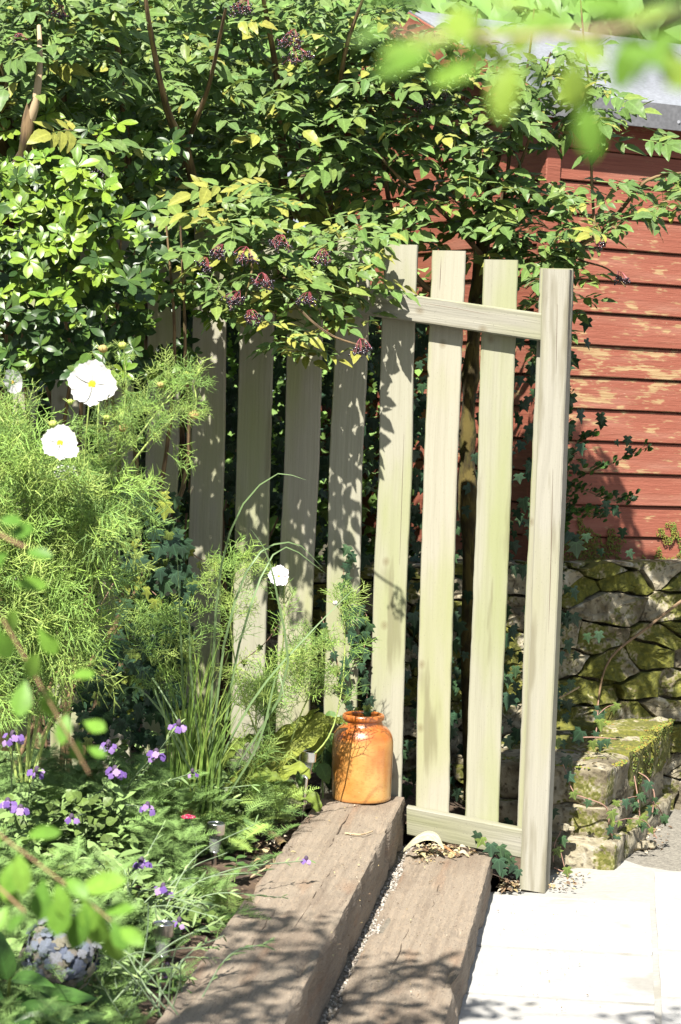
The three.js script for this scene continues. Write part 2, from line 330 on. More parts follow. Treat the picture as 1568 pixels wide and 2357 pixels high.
// ───────────────────────── ground, patio, path ─────────────────────────
function sheet(x0, x1, z0, z1, nx, nz, hf, uvs = 1) {
  const g = new GB(); const id = [];
  for (let j = 0; j <= nz; j++) for (let i = 0; i <= nx; i++) { const x = lerp(x0, x1, i / nx), z = lerp(z0, z1, j / nz); id.push(g.v(V(x, hf(x, z), z), x * uvs, z * uvs)); }
  const k = nx + 1; for (let j = 0; j < nz; j++) for (let i = 0; i < nx; i++) g.q(id[j * k + i], id[(j + 1) * k + i], id[(j + 1) * k + i + 1], id[j * k + i + 1]);
  return g.build();
}
structure('ground', sheet(-60, 60, -110, 20, 12, 12, () => -0.09), std({ map: soilTex, color: rgb(0.42, 0.5, 0.26), roughness: 1 }));
const AD = V(0.1285, 0, -0.9917), AR = V(0.9917, 0, 0.1285);        // along the sleepers, and across to the right
const SF = V(0.216, 0.25, -6.469);                                   // far right top corner of the upper sleeper
const lowR = V(0.476, 0.11, -6.36);
const onBed = (x, z) => 0.2 + 0.035 * f3(x * 3, 0, z * 3, 4) + 0.012 * n3(x * 16, 0, z * 16, 6) + 0.05 * sstep(-0.4, -1.6, x);
{
  // the bed left of the sleepers, following their line
  const g = new GB(), nx = 60, nz = 90, id = [];
  for (let j = 0; j <= nz; j++) for (let i = 0; i <= nx; i++) {
    const z = lerp(-2.4, -6.7, j / nz); const xr = SF.x + (z - SF.z) / AD.z * AD.x - 0.2; const x = lerp(-3.2, xr, Math.pow(i / nx, 0.55)); id.push(g.v(V(x, onBed(x, z), z), x, z));
  }
  for (let j = 0; j < nz; j++) for (let i = 0; i < nx; i++) { const k = nx + 1; g.q(id[j * k + i], id[j * k + i + 1], id[(j + 1) * k + i + 1], id[(j + 1) * k + i]); }
  structure('soil_bed', g.build(), M.soil);
}
structure('earth_bank', sheet(-4, 0.62, -9.6, -6.44, 60, 40, (x, z) => lerp(0.2, 0.05, sstep(0.1, 0.55, x)) + 0.05 * f3(x * 4, 1, z * 4, 9) - 0.1 * sstep(0.4, 0.9, x) * sstep(-7, -6.4, z)), M.soil);
// rough concrete path beyond the patio
structure('path', sheet(0.55, 4, -9, -6.2, 30, 30, (x, z) => -0.022 + 0.006 * f3(x * 5, 0, z * 5, 12)), M.path);
// patio: slabs with their joints
{
  const patio = new THREE.Group(); patio.name = 'patio'; patio.userData.kind = 'structure'; patio.position.set(0.6, 0, -5.5); scene.add(patio);
  const bed = new GB();
  const A = (a, b, y) => V(0.46, y, -6.66).addScaledVector(AR, a).addScaledVector(AD, b);
  const e = [A(-0.06, -0.34, -0.008), A(0.1, -0.28, -0.008), A(0.17, -0.16, -0.008), A(0.25, 0.03, -0.008), A(0.33, 0.12, -0.008), A(0.39, 0.22, -0.008), A(0.43, 0.24, -0.008), A(0.5, 0.15, -0.008), A(0.58, 0.11, -0.008), A(0.9, 0.1, -0.008), A(2.6, 0.1, -0.008), A(2.6, -5.2, -0.008), A(-0.06, -5.2, -0.008)];
  const ids = e.map((p) => bed.v(p, p.x, p.z)); const c = bed.v(A(1, -2.5, -0.008), 1, -2.5); for (let k = 0; k < ids.length; k++) bed.t(c, ids[k], ids[(k + 1) % ids.length]);
  mesh('mortar_bed', bed.build(), M.joint, patio);
  const rows = [[-0.35, -0.93], [-0.945, -1.38], [-1.395, -1.98], [-1.995, -2.6], [-2.61, -3.2], [-3.21, -3.8], [-3.81, -4.4], [-4.41, -5.0]];
  const cols = [[-0.02, 0.517], [0.53, 1.12], [1.135, 1.73], [1.745, 2.34]];
  for (let i = 0; i < cols.length; i++) for (let j = 0; j < rows.length; j++) {
    const [a0, a1] = cols[i]; const sh = i === 0 ? 0 : i * 0.17; let b0 = rows[j][0] + (i ? sh - 0.1 : 0), b1 = rows[j][1] + (i ? sh - 0.1 : 0);
    if (i && j === 0) b0 = 0.06;
    const mid = A((a0 + a1) / 2, (b0 + b1) / 2, -0.019 + rr(-0.0012, 0.0012)), L = a1 - a0, D = Math.abs(b1 - b0), s = Math.floor(rnd() * 99);
    const g = block(L, 0.04, D, 0.006, 14, 1, 14, (q) => V(0.002 * n3(q.z * 12, 0, s, 4), q.y > 0 ? 0.0016 * f3(q.x * 6 + s, 0, q.z * 6, 5) : 0, 0.002 * n3(q.x * 12, 0, s, 6)), basis(AR, Y, AD.clone().negate(), mid));
    const uv = g.attributes.uv; const o1 = rnd() * 5, o2 = rnd() * 5; for (let k = 0; k < uv.count; k++) uv.setXY(k, uv.getX(k) + o1, uv.getY(k) + o2);
    mesh('paving_slab', g, M.patio[(i * 2 + j) % 3], patio);
  }
}
// gravel between the sleepers
{
  const g = new GB(); let p = null; const a = SF.clone().setY(0.1);
  for (let k = 0; k <= 20; k++) { const t = -0.02 - k * 0.2; const q = [a.clone().addScaledVector(AD, t).addScaledVector(AR, -0.03), a.clone().addScaledVector(AD, t).addScaledVector(AR, 0.07)]; const id = q.map((v, i) => g.v(v, i * 0.1, t)); if (p) g.q(p[1], p[0], id[0], id[1]); p = id; }
  structure('gravel_strip', g.build(), M.gravel);
  const pe = new THREE.IcosahedronGeometry(1, 0), L = [];
  for (let k = 0; k < 1500; k++) { const s = rr(0.0016, 0.0045); const pos = a.clone().addScaledVector(AD, -rnd() * 3.2).addScaledVector(AR, rr(0, 0.04)); pos.y += rr(0, 0.004); L.push({ m: new THREE.Matrix4().compose(pos, new THREE.Quaternion().setFromEuler(new THREE.Euler(rnd() * 6, rnd() * 6, 0)), V(s, s * 0.8, s * 1.2)), c: rgb(...[[0.26, 0.24, 0.21], [0.33, 0.3, 0.26], [0.18, 0.15, 0.12]][k % 3]) }); }
  const st = stuff('gravel', pe, std({ roughness: 0.9 }), L); st.userData.kind = 'stuff'; st.userData.label = 'pale fine gravel in the gap between the two timber sleepers'; st.userData.category = 'gravel';
}

// ───────────────────────── timber sleepers ─────────────────────────
function sleeper(corner, width, height, len, label, s, cracks) {
  const top = corner.clone().addScaledVector(AR, -width / 2).addScaledVector(AD, -len / 2).setY(corner.y - height / 2);
  const t = thing('timber_sleeper', top.clone().setY(corner.y - height), label, 'timber sleeper');
  const g = block(len, height, width, 0.008, 190, 8, 18, (q, d) => {
    const k = d.lengthSq() > 0.01 ? 1 : 0.4; const ch = Math.max(0, n3(q.x * 9, s, q.z * 22 + q.y * 14, 7) - 0.25) * 0.02 * (Math.abs(q.z) > width / 2 - 0.03 ? 1 : 0.25);
    const n = 0.0022 * f3(q.x * 7, q.y * 30 + s, q.z * 30, 3) + 0.0022 * n3(q.x * 26, q.y * 120 + s, q.z * 90, 4) - ch;
    return V(d.x * n * k, (d.y || 0) * n * k + (Math.abs(d.y) > 0.9 ? n * 0.4 : 0), d.z * n * k * 1.6);
  }, basis(AD, Y, AR, top));
  mesh('beam', g, M.sleeper, t);
  for (const [a, b, l, w] of cracks) {                       // drying cracks, thin slivers let into the top
    const p = []; for (let k = 0; k <= 10; k++) p.push(corner.clone().addScaledVector(AD, -a - l * k / 10).addScaledVector(AR, -b + 0.006 * n3(k * 0.9, a * 9, b * 7, 2)).setY(corner.y - w * 0.25 + 0.0005));
    mesh('crack', new GB().tube(p, (q) => w * 0.5 * Math.sin(Math.PI * clamp(q, 0.02, 0.98)) + 0.0004, 0, 4).build(), M.crack, t);
  }
  return t;
}
sleeper(SF, 0.25, 0.15, 3.0, 'weathered brown sleeper carrying the stoneware jar, split along its top', 3, [[0.3, 0.13, 0.5, 0.004], [1.0, 0.09, 0.6, 0.002], [1.45, 0.16, 0.5, 0.002]]);
sleeper(lowR, 0.25, 0.125, 3.0, 'lower brown sleeper lying against the pale paving slabs', 8, [[0.35, 0.12, 0.4, 0.002], [0.8, 0.16, 0.5, 0.0025]]);

// ───────────────────────── picket fence ─────────────────────────
const FY = 9 * Math.PI / 180, FO = onY(1226, 2049, 0), FN = V(-Math.sin(FY), 0, Math.cos(FY));
const FP = (px, py, off) => onPlane(px, py, FO.clone().addScaledVector(FN, -off), FN);        // on the fence, off metres behind the face of its post
{
  const t = thing('picket_fence', FO, 'weathered wooden picket fence of upright slats nailed to two sloping rails', 'fence');
  const slats = [[884, 960, 562, 848, 924, 1835], [992, 1069, 576, 955, 1031, 1900], [1114, 1193, 597, 1070, 1147, 1925], [1240, 1316, 617, 1189, 1264, 1945], [776, 852, 545, 737, 812, 1850], [664, 746, 530, 633, 708, 1850], [557, 635, 514, 527, 602, 1850], [448, 524, 498, 424, 498, 1850], [342, 416, 482, 325, 398, 1850], [232, 308, 466, 220, 296, 1850], [120, 196, 450, 112, 188, 1850], [8, 84, 434, 4, 80, 1850]];
  const th = FN.clone().multiplyScalar(-0.021);
  slats.forEach(([a, b, y0, c, d, y1], k) => mesh('slat', plank(FP(a, y0, 0.052), FP(b, y0 + 1.5, 0.052), FP(d, y1, 0.052), FP(c, y1, 0.052), th, { n: 60, bev: 0.003, wob: 0.0045, rough: 0.0013 }), M.slat[k % 4], t));
  const rb = FN.clone().multiplyScalar(-0.04);
  mesh('rail', plank(FP(-20, 541, 0.0105), FP(-20, 600, 0.0105), FP(1246, 784.5, 0.0105), FP(1249, 720.5, 0.0105), rb, { n: 80, bev: 0.004, wob: 0.002 }), M.rail, t);
  mesh('rail', plank(FP(936, 1857, 0.0105), FP(937, 1922, 0.0105), FP(1203, 1978, 0.0105), FP(1204, 1911, 0.0105), rb, { n: 30, bev: 0.004 }), M.rail, t);
  const py = 15 * Math.PI / 180, pb = V(Math.sin(py), 0, -Math.cos(py)).multiplyScalar(0.085);
  mesh('post', plank(FP(1250, 619, 0), FP(1312.5, 620, 0), FP(1255, 2056, 0), FP(1196, 2046, 0), pb, { n: 70, bev: 0.004, wob: 0.002 }), M.post, t);
  // drying cracks along the grain
  const crack = (pts, w) => mesh('crack', new GB().tube(curve(pts.map(([a, b, o]) => FP(a, b, o)), 14), (q) => w * Math.sin(Math.PI * clamp(q, 0.03, 0.97)) + 0.0002, 0, 4).build(), M.crack, t);
  crack([[905, 691, 0.0109], [980, 699, 0.0109], [1060, 712, 0.0109], [1140, 727, 0.0109], [1240, 741, 0.0109]], 0.0011); crack([[1000, 722, 0.0109], [1090, 736, 0.0109], [1190, 752, 0.0109]], 0.0006);
  crack([[1273, 1080, 0.0004], [1268, 1300, 0.0004], [1262, 1480, 0.0004]], 0.0009); crack([[1240, 1560, 0.0004], [1236, 1760, 0.0004], [1229, 1990, 0.0004]], 0.0011); crack([[1283, 700, 0.0004], [1280, 860, 0.0004]], 0.0006); crack([[1016, 590, 0.0524], [1012, 680, 0.0524]], 0.001); crack([[1016, 800, 0.0524], [1008, 960, 0.0524], [1000, 1100, 0.0524]], 0.0005); crack([[930, 1000, 0.0524], [920, 1300, 0.0524]], 0.0004); crack([[1140, 900, 0.0524], [1128, 1200, 0.0524]], 0.0004);
}

// ───────────────────────── shed and the walls below it ─────────────────────────
const SY = 25 * Math.PI / 180, U1 = V(Math.cos(SY), 0, -Math.sin(SY)), U2 = V(-Math.sin(SY), 0, -Math.cos(SY)), N1 = V(Math.sin(SY), 0, Math.cos(SY));
const WB = onY(1562, 1849, 0);
const SC = onPlane(1230, 900, WB.clone().addScaledVector(N1, -0.16), N1).setY(0.84);      // foot of the shed's near corner
{
  const t = thing('shed', SC, 'red painted timber shed with flaking boards and grey felt roof', 'shed');
  t.rotateOnAxis(N1, -0.022);
  const eave = 1.63, half = 0.95, rise = 0.38, bh = 0.1135, long = 3.4;
  const P = (a, b, y) => SC.clone().addScaledVector(U1, a).addScaledVector(U2, b).setY(SC.y + y);
  const wearRow = [1, 0, 0, 1, 1, 2, 2, 1, 1, 1, 1, 0, 0, 0, 0, 0];
  const thick = N1.clone().multiplyScalar(-0.016);
  for (let k = 0; k * bh < eave; k++) {                        // side wall, each board leaning out over the one below
    const y0 = k * bh, y1 = Math.min(eave, y0 + bh - 0.004), o = 0.006;
    const g = plank(P(0.045, 0, y1).addScaledVector(N1, -0.004), P(0.045, 0, y0).addScaledVector(N1, o), P(long, 0, y0).addScaledVector(N1, o), P(long, 0, y1).addScaledVector(N1, -0.004), thick, { n: 24, bev: 0.003, wob: 0.0012, rough: 0.0006, uo: (k % 5) * 0.24 });
    swapUV(g); mesh('board', g, M.board[wearRow[k]], t);
  }
  const GN = U1.clone().negate();
  for (let k = 0; k * bh < eave + rise; k++) {                 // gable wall, boards cut to the roof line
    const y0 = k * bh, y1 = y0 + bh - 0.004; const cut = (y) => y > eave ? half * (y - eave) / rise : 0; const b0 = 0.045 + cut(y1), b1 = 2 * half - cut(y1); if (b1 - b0 < 0.1) continue;
    const g = plank(P(0, b0, y1).addScaledVector(GN, -0.004), P(0, b0 - (cut(y1) - cut(y0)), y0).addScaledVector(GN, 0.006), P(0, b1, y0).addScaledVector(GN, 0.006), P(0, b1, y1).addScaledVector(GN, -0.004), GN.clone().multiplyScalar(-0.016), { n: 16, bev: 0.003, wob: 0.0012, uo: (k % 4) * 0.24 });
    swapUV(g); mesh('board', g, M.board[wearRow[Math.min(15, k)] > 1 ? 1 : 0], t);
  }
  const lining = std({ color: rgb(0.2, 0.13, 0.08), roughness: 1 });
  const body = new GB(); {
    const i = 0.022, q = [P(i, i, 0), P(long, i, 0), P(long, 2 * half, 0), P(i, 2 * half, 0), P(i, i, eave), P(long, i, eave), P(long, 2 * half, eave), P(i, 2 * half, eave), P(i, half, eave + rise - 0.03), P(long, half, eave + rise - 0.03)].map((v) => body.v(v));
    body.q(q[0], q[1], q[5], q[4]); body.q(q[3], q[0], q[4], q[7]); body.t(q[7], q[4], q[8]); body.q(q[2], q[3], q[7], q[6]); body.q(q[1], q[2], q[6], q[5]); body.t(q[5], q[6], q[9]);
  }
  mesh('lining', body.build(), lining, t);
  mesh('corner_trim', plank(P(-0.02, 0, eave).addScaledVector(N1, 0.02), P(0.04, 0, eave).addScaledVector(N1, 0.02), P(0.04, 0, 0).addScaledVector(N1, 0.02), P(-0.02, 0, 0).addScaledVector(N1, 0.02), N1.clone().multiplyScalar(-0.045), { n: 20 }), M.board[0], t);
  const roofs = (sgn) => { const e = V(0, 0, 0); const bE = sgn > 0 ? -0.09 : 2 * half + 0.09, yE = eave + 0.03 - 0.09 * rise / half + 0.02; const a0 = -0.1;
    const TL = P(a0, half, eave + rise + 0.05), TR = P(long, half, eave + rise + 0.05), BL = P(a0, bE, yE), BR = P(long, bE, yE); const dn = V(0, -0.022, 0);
    return plank(sgn > 0 ? TL : TR, sgn > 0 ? TR : TL, sgn > 0 ? BR : BL, sgn > 0 ? BL : BR, dn, { n: 20, bev: 0.004, wob: 0.002 }); };
  const rf = mesh('roof', roofs(1), M.felt, t); mesh('roof', roofs(-1), M.felt, t);
  const yE = eave + 0.05 - 0.09 * rise / half;
  mesh('felt_seam', plank(P(1.0, half, eave + rise + 0.054), P(1.03, half, eave + rise + 0.054), P(1.03, -0.09, yE + 0.004), P(1.0, -0.09, yE + 0.004), V(0, -0.003, 0), { n: 20, bev: 0.001 }), M.felt, rf);
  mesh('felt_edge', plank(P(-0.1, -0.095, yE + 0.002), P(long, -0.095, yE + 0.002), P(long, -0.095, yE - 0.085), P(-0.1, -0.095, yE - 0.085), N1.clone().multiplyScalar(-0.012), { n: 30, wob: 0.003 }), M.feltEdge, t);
  mesh('bargeboard', plank(P(-0.105, half, eave + rise + 0.04), P(-0.105, half, eave + rise - 0.09), P(-0.105, -0.08, yE - 0.1), P(-0.105, -0.08, yE), U1.clone().multiplyScalar(0.02), { n: 20 }), M.board[0], t);
  mesh('bargeboard', plank(P(-0.105, half + 0.002, eave + rise + 0.04), P(-0.105, half + 0.002, eave + rise - 0.09), P(-0.105, 2 * half + 0.08, yE - 0.1), P(-0.105, 2 * half + 0.08, yE), U1.clone().multiplyScalar(0.02), { n: 20 }), M.board[0], t);
  for (let k = 0; k < 5; k++) { const g = new THREE.CylinderGeometry(0.006, 0.006, 0.004, 8); g.rotateX(Math.PI / 2); const p = P(0.22 + k * 0.24, -0.097, yE - 0.035 - (k % 2) * 0.02); g.translate(p.x, p.y, p.z); mesh('felt_nail', g, M.nail, t); }
}
function swapUV(g) { const uv = g.attributes.uv; for (let k = 0; k < uv.count; k++) { const a = uv.getX(k); uv.setXY(k, uv.getY(k), a); } }
function stone(L, Hh, D, mtx, s, amp = 0.16) {
  const m = Math.min(L, Hh, D);
  return block(L, Hh, D, m * 0.16, 12, 9, 8, (q, d) => { const n = amp * m * f3(q.x / m * 1.6 + s, q.y / m * 1.6, q.z / m * 1.6, 3) + 0.05 * m * n3(q.x / m * 7 + s, q.y / m * 7, q.z / m * 7, 5); return V(d.x * n + 0.05 * m * n3(q.y * 9, q.z * 9, s, 8), d.y * n, d.z * n); }, mtx);
}
// rubble retaining wall under the shed
{
  const top = 0.875, t = thing('rubble_wall', WB.clone().setY(-0.02), 'dark mossy rubble stone retaining wall under the shed', 'stone wall');
  const P = (a, y, o) => WB.clone().addScaledVector(U1, a).addScaledVector(N1, o).setY(y);
  const core = block(4.4, top + 0.02, 0.3, 0.02, 60, 14, 2, (q, d) => V(0, 0, d.z * 0.012 * f3(q.x * 14, q.y * 14, 0, 6)), basis(U1, Y, N1, P(0.7, top / 2 - 0.02, -0.185)));
  mesh('mortar', core, M.mortar, t);
  // rubble: cells of a jittered grid, each a stone with a bulging broken face
  const sd = []; let yy = 0.02, row = 0; while (yy < top) { const h = rr(0.075, 0.12); for (let a = -1.4 + (row % 2) * 0.08; a < 1.6; a += rnd() < 0.25 ? rr(0.06, 0.1) : rr(0.14, 0.34)) sd.push([a + sg() * 0.04, yy + h / 2 + sg() * 0.05]); yy += h; row++; }
  for (let a = -1.4; a < 1.6; a += rr(0.22, 0.38)) sd.push([a, top - 0.03]);
  const cut = (poly, mx, my, nx, ny) => { const o = []; for (let k = 0; k < poly.length; k++) { const p = poly[k], q = poly[(k + 1) % poly.length], a = (p[0] - mx) * nx + (p[1] - my) * ny, b = (q[0] - mx) * nx + (q[1] - my) * ny; if (a <= 0) o.push(p); if (a * b < 0) { const f = a / (a - b); o.push([lerp(p[0], q[0], f), lerp(p[1], q[1], f)]); } } return o; };
  sd.forEach(([cx, cy], si) => {
    let poly = [[cx - 0.3, -0.04], [cx + 0.3, -0.04], [cx + 0.3, top], [cx - 0.3, top]];
    sd.forEach(([ox, oy], oi) => { if (oi === si || Math.hypot(ox - cx, oy - cy) > 0.6 || !poly.length) return; const nx = ox - cx, ny = (oy - cy) * 4.2; poly = cut(poly, (ox + cx) / 2, (oy + cy) / 2, nx, ny); });
    if (poly.length < 3) return; const ctr = poly.reduce((a, p) => [a[0] + p[0] / poly.length, a[1] + p[1] / poly.length], [0, 0]);
    const pts = []; poly.forEach((p, k) => { const q = poly[(k + 1) % poly.length], n = Math.max(1, Math.round(Math.hypot(q[0] - p[0], q[1] - p[1]) / 0.03)); for (let e = 0; e < n; e++) pts.push([lerp(p[0], q[0], e / n), lerp(p[1], q[1], e / n)]); });
    const tx = sg() * 0.22, ty = sg() * 0.3, s0 = rnd() * 90, proud = rr(-0.014, 0.02), g = new GB(), gap = rr(0.002, 0.008); const big = Math.max(0.03, Math.min(...pts.map((p) => Math.hypot(p[0] - ctr[0], p[1] - ctr[1]))));
    const ring = (k, o) => pts.map(([x, y]) => { const l = Math.hypot(x - ctr[0], y - ctr[1]), f = Math.max(0, (l - gap) / l) * k, wx = ctr[0] + (x - ctr[0]) * f, wy = ctr[1] + (y - ctr[1]) * f; const nz = 0.014 * f3(wx * 15 + s0, wy * 15, 1, 5) + 0.009 * n3(wx * 46 + s0, wy * 46, 1, 6) + tx * (wx - ctr[0]) + ty * (wy - ctr[1]); return g.v(P(wx + 0.007 * n3(wx * 34, wy * 34, s0, 2), wy + 0.007 * n3(wx * 34, wy * 34, s0, 9), o < -0.04 ? o : o + proud + nz), wx + s0, wy); });
    const rs = [ring(1, -0.06), ring(1.0, -0.004), ring(0.965, 0.006), ring(0.7, 0.006), ring(0.38, 0.006)]; const cc = ring(0.001, 0.006)[0]; const n = pts.length;
    for (let r = 0; r < rs.length - 1; r++) for (let k = 0; k < n; k++) g.q(rs[r][k], rs[r][(k + 1) % n], rs[r + 1][(k + 1) % n], rs[r + 1][k]); for (let k = 0; k < n; k++) g.t(rs[4][k], rs[4][(k + 1) % n], cc);
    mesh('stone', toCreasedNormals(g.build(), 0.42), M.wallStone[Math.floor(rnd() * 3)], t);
  });
}
// low mossy wall of squared blocks, end-on beside the fence post
{
  const B = V(0.62, 0, -6.7);
  const t = thing('low_wall', B, 'low mossy wall of rough blocks ending beside the fence post', 'stone wall');
  const dir = V(0.36, 0, -1).normalize(), acr = V(1, 0, 0.36).normalize();
  const C = (a, b, y) => V(0.872, y, -6.8).addScaledVector(dir, a).addScaledVector(acr, -b);     // a back along the right face, b left from it
  const put = (a0, a1, b0, b1, y0, y1, k, s, tw = 0) => mesh('stone', stone(b1 - b0, y1 - y0, a1 - a0, basis(acr, Y, dir.clone().negate(), C((a0 + a1) / 2, (b0 + b1) / 2, (y0 + y1) / 2)).multiply(new THREE.Matrix4().makeRotationY(tw)), s, 0.13), M.stone[k], t);
  put(-0.02, 0.3, 0.0, 0.42, 0.155, 0.292, 0, 3); put(0.27, 0.62, 0.0, 0.45, 0.16, 0.3, 2, 11); put(0.6, 0.95, -0.01, 0.4, 0.15, 0.318, 2, 17, 0.03);
  put(-0.03, 0.19, -0.012, 0.4, 0.062, 0.165, 0, 23); put(0.17, 0.5, 0.02, 0.42, 0.05, 0.17, 1, 29); put(0.48, 0.9, 0.01, 0.42, 0.04, 0.17, 1, 31);
  put(-0.13, 0.12, -0.04, 0.25, -0.05, 0.075, 0, 37, 0.06); put(-0.1, 0.14, 0.24, 0.46, -0.04, 0.07, 0, 41); put(0.1, 0.45, -0.03, 0.4, -0.05, 0.06, 1, 43); put(0.43, 0.9, -0.02, 0.4, -0.05, 0.055, 1, 47);
  // cushions of moss on the top
  const mg = new THREE.IcosahedronGeometry(1, 1), L = [];
  for (let k = 0; k < 7000; k++) { const a = rr(-0.02, 0.93), b = rr(-0.02, 0.42); const dn = n3(a * 9, b * 9, 1, 4) + 0.3 * n3(a * 30, b * 30, 1, 5); if (dn < 0.05 - (a > 0.3 ? 0.35 : 0)) continue; const s = rr(0.0018, 0.0045); const y = (a > 0.62 ? 0.312 : a > 0.28 ? 0.296 : 0.288) + 0.004 * n3(a * 12, b * 12, 3, 3); L.push({ m: new THREE.Matrix4().compose(C(a, b, y), new THREE.Quaternion(), V(s, s * 0.6, s)), c: rgb(0.16 * rr(0.6, 1.3), 0.16 * rr(0.7, 1.2), 0.025) }); }
  for (let k = 0; k < 1500; k++) { const a = rr(0.3, 0.95), y = rr(0.17, 0.3); if (n3(a * 12, y * 20, 2, 7) < 0.05) continue; const s = rr(0.0018, 0.0042); L.push({ m: new THREE.Matrix4().compose(C(a, -0.006, y), new THREE.Quaternion(), V(s, s, s)), c: rgb(0.12 * rr(0.6, 1.3), 0.13 * rr(0.8, 1.2), 0.025) }); }
  stuff('moss', mg, std({ roughness: 1 }), L, t);
}

// ───────────────────────── stoneware jar ─────────────────────────
const JB = onY(832, 1842, 0.251); JB.z -= 0.02;
{
  const k = JB.z / -F, R = 70 * -k * -1; const u = -JB.z / F;                 // metres per picture unit here
  const t = thing('stoneware_jar', JB, 'glazed orange brown stoneware jar with thick rolled rim', 'jar');
  const prof = [[0, 0.2], [62, 0.2], [66.5, 1.2], [68.5, 4], [69, 10], [69.6, 50], [71, 100], [71.4, 122], [71, 136], [70.2, 137.6], [70.4, 139.6], [69.4, 146], [66.5, 155], [61, 163.5], [54, 170], [49.5, 172.6], [48.6, 174], [47, 176], [44.8, 181], [44.2, 186]];
  const glaze = tex(512, 512, 1, 1, (a, v) => {
    const n = fbm(a, v, 5, 3, 4, 301), n2 = fbm(a, v, 90, 90, 2, 303), dr = fbm(a, v, 14, 2, 4, 305);
    let c = mix3([226, 174, 100], [204, 132, 62], clamp((n - 0.38) * 2.6)); c = mix3(c, [190, 98, 30], sstep(0.66, 0.74, v + (dr - 0.5) * 0.03) * 0.8); c = mix3(c, [176, 90, 30], clamp((dr - 0.5) * 3) * 0.4);
    c = mix3(c, [160, 82, 30], clamp((n2 - 0.58) * 4) * 0.22); if (vn(a, v, 120, 70, 309) > 0.982) c = mix3(c, [232, 206, 160], 0.7); return c;
  });
  const gm = phy({ map: glaze, color: rgb(0.64, 0.63, 0.62), roughness: 0.38, clearcoat: 0.9, clearcoatRoughness: 0.2, bumpMap: stoneBump, bumpScale: 0.0005 });
  const lathe = (pr, seg = 72) => { const g = new THREE.LatheGeometry(pr.map(([a, b]) => new THREE.Vector2(Math.max(a, 0.001) * u, b * u)), seg); const uv = g.attributes.uv, ps = g.attributes.position; for (let i = 0; i < uv.count; i++) uv.setXY(i, uv.getX(i) + 0.25, ps.getY(i) / (205 * u)); g.translate(JB.x, JB.y, JB.z); return g; };
  mesh('body', lathe(prof), gm, t);
  const rim = []; for (let a = 0; a <= 22; a++) { const th = -2.2 + a / 22 * 4.9; rim.push([44.5 + 5.2 * Math.cos(th), 192.5 + 7.6 * Math.sin(th)]); }
  mesh('rim', lathe(rim), gm, t);
  mesh('inner_wall', lathe([[40.5, 198], [40, 190], [41, 180], [52, 168], [66, 150], [67, 20], [60, 8], [0, 6]]), gm, t);
}

// ───────────────────────── solar lights ─────────────────────────
function solarLight(px, capY, w, baseX, baseY, d, label, lean) {
  const u = d / F, base = at(baseX, baseY, d), top = at(px, capY, d); const R = w / 2 * u; const t = thing('solar_light', base, label, 'garden light', 'solar lights along the sleeper');
  const ax = top.clone().sub(base); const Lh = ax.length(); ax.normalize(); const q = new THREE.Quaternion().setFromUnitVectors(Y, ax);
  const Mx = (y) => new THREE.Matrix4().compose(base.clone().addScaledVector(ax, y), q, V(1, 1, 1));
  const lat = (pr, seg = 40) => new THREE.LatheGeometry(pr.map(([a, b]) => new THREE.Vector2(a, b)), seg);
  const ch = R * 1.18;
  mesh('cap', lat([[R * 0.86, -ch], [R * 0.97, -ch], [R, -ch * 0.96], [R, -0.0015], [R * 0.97, 0], [R * 0.9, 0], [R * 0.88, -0.002]]).applyMatrix4(Mx(Lh)), M.steel, t);
  mesh('solar_panel', lat([[0.0001, -0.002], [R * 0.885, -0.002]]).applyMatrix4(Mx(Lh)), M.panel, t);
  const len = R * 1.85, n = 24, g = new GB(); let pr = null;
  for (let j = 0; j <= 3; j++) { const y = -ch - len * j / 3; const rad = lerp(R * 0.76, R * 0.5, j / 3); const ring = []; for (let i = 0; i <= n; i++) { const a = i / n * Math.PI * 2, r2 = rad * (i % 2 ? 1 : 0.9); ring.push(g.v(V(Math.cos(a) * r2, y, Math.sin(a) * r2), 0, 0)); } if (pr) for (let i = 0; i < n; i++) g.q(pr[i], ring[i], ring[i + 1], pr[i + 1]); pr = ring; }
  mesh('lens', g.build().applyMatrix4(Mx(Lh)), M.lens, t);
  mesh('stake', lat([[0.0001, -ch - len + 0.004], [R * 0.3, -ch - len + 0.002], [R * 0.32, -ch - len - 0.004], [R * 0.27, -ch - len - 0.006], [R * 0.27, -Lh - 0.01], [0.0001, -Lh - 0.06]], 20).applyMatrix4(Mx(Lh)), M.steel, t);
}
solarLight(710, 1729, 40, 697, 1868, 6.2, 'steel solar stake light beside the stoneware jar');
solarLight(497.5, 1894, 45, 491, 2020, 5.62, 'steel solar stake light standing by the red yarrow flower');
solarLight(376, 2124, 52, 372, 2245, 4.72, 'steel solar stake light shaded among purple wallflowers beside the hydrangea head');

// ───────────────────────── plants: kit ─────────────────────────
const P3 = (a) => at(a[0], a[1], a[2]);
const path = (list, n = 24) => curve(list.map(P3), n);
function toward(p, k = 1) { return camera.position.clone().sub(p).normalize().multiplyScalar(k); }
// keeps loose growth from standing in front of the solar lights
const hides = (p) => { const q = proj(p); return [[432, 562, 1850, 2025, 5.75], [318, 440, 2080, 2235, 4.85], [660, 760, 1700, 1870, 6.36]].some(([a, b, c, d, e]) => q[0] > a && q[0] < b && q[1] > c && q[1] < d && q[2] < e); };
function stems(name, list, mat, parent, k = 6) { list.forEach(([pts, r0, r1]) => mesh(name, new GB().tube(pts, r0, r1, k).build(), mat, parent)); }

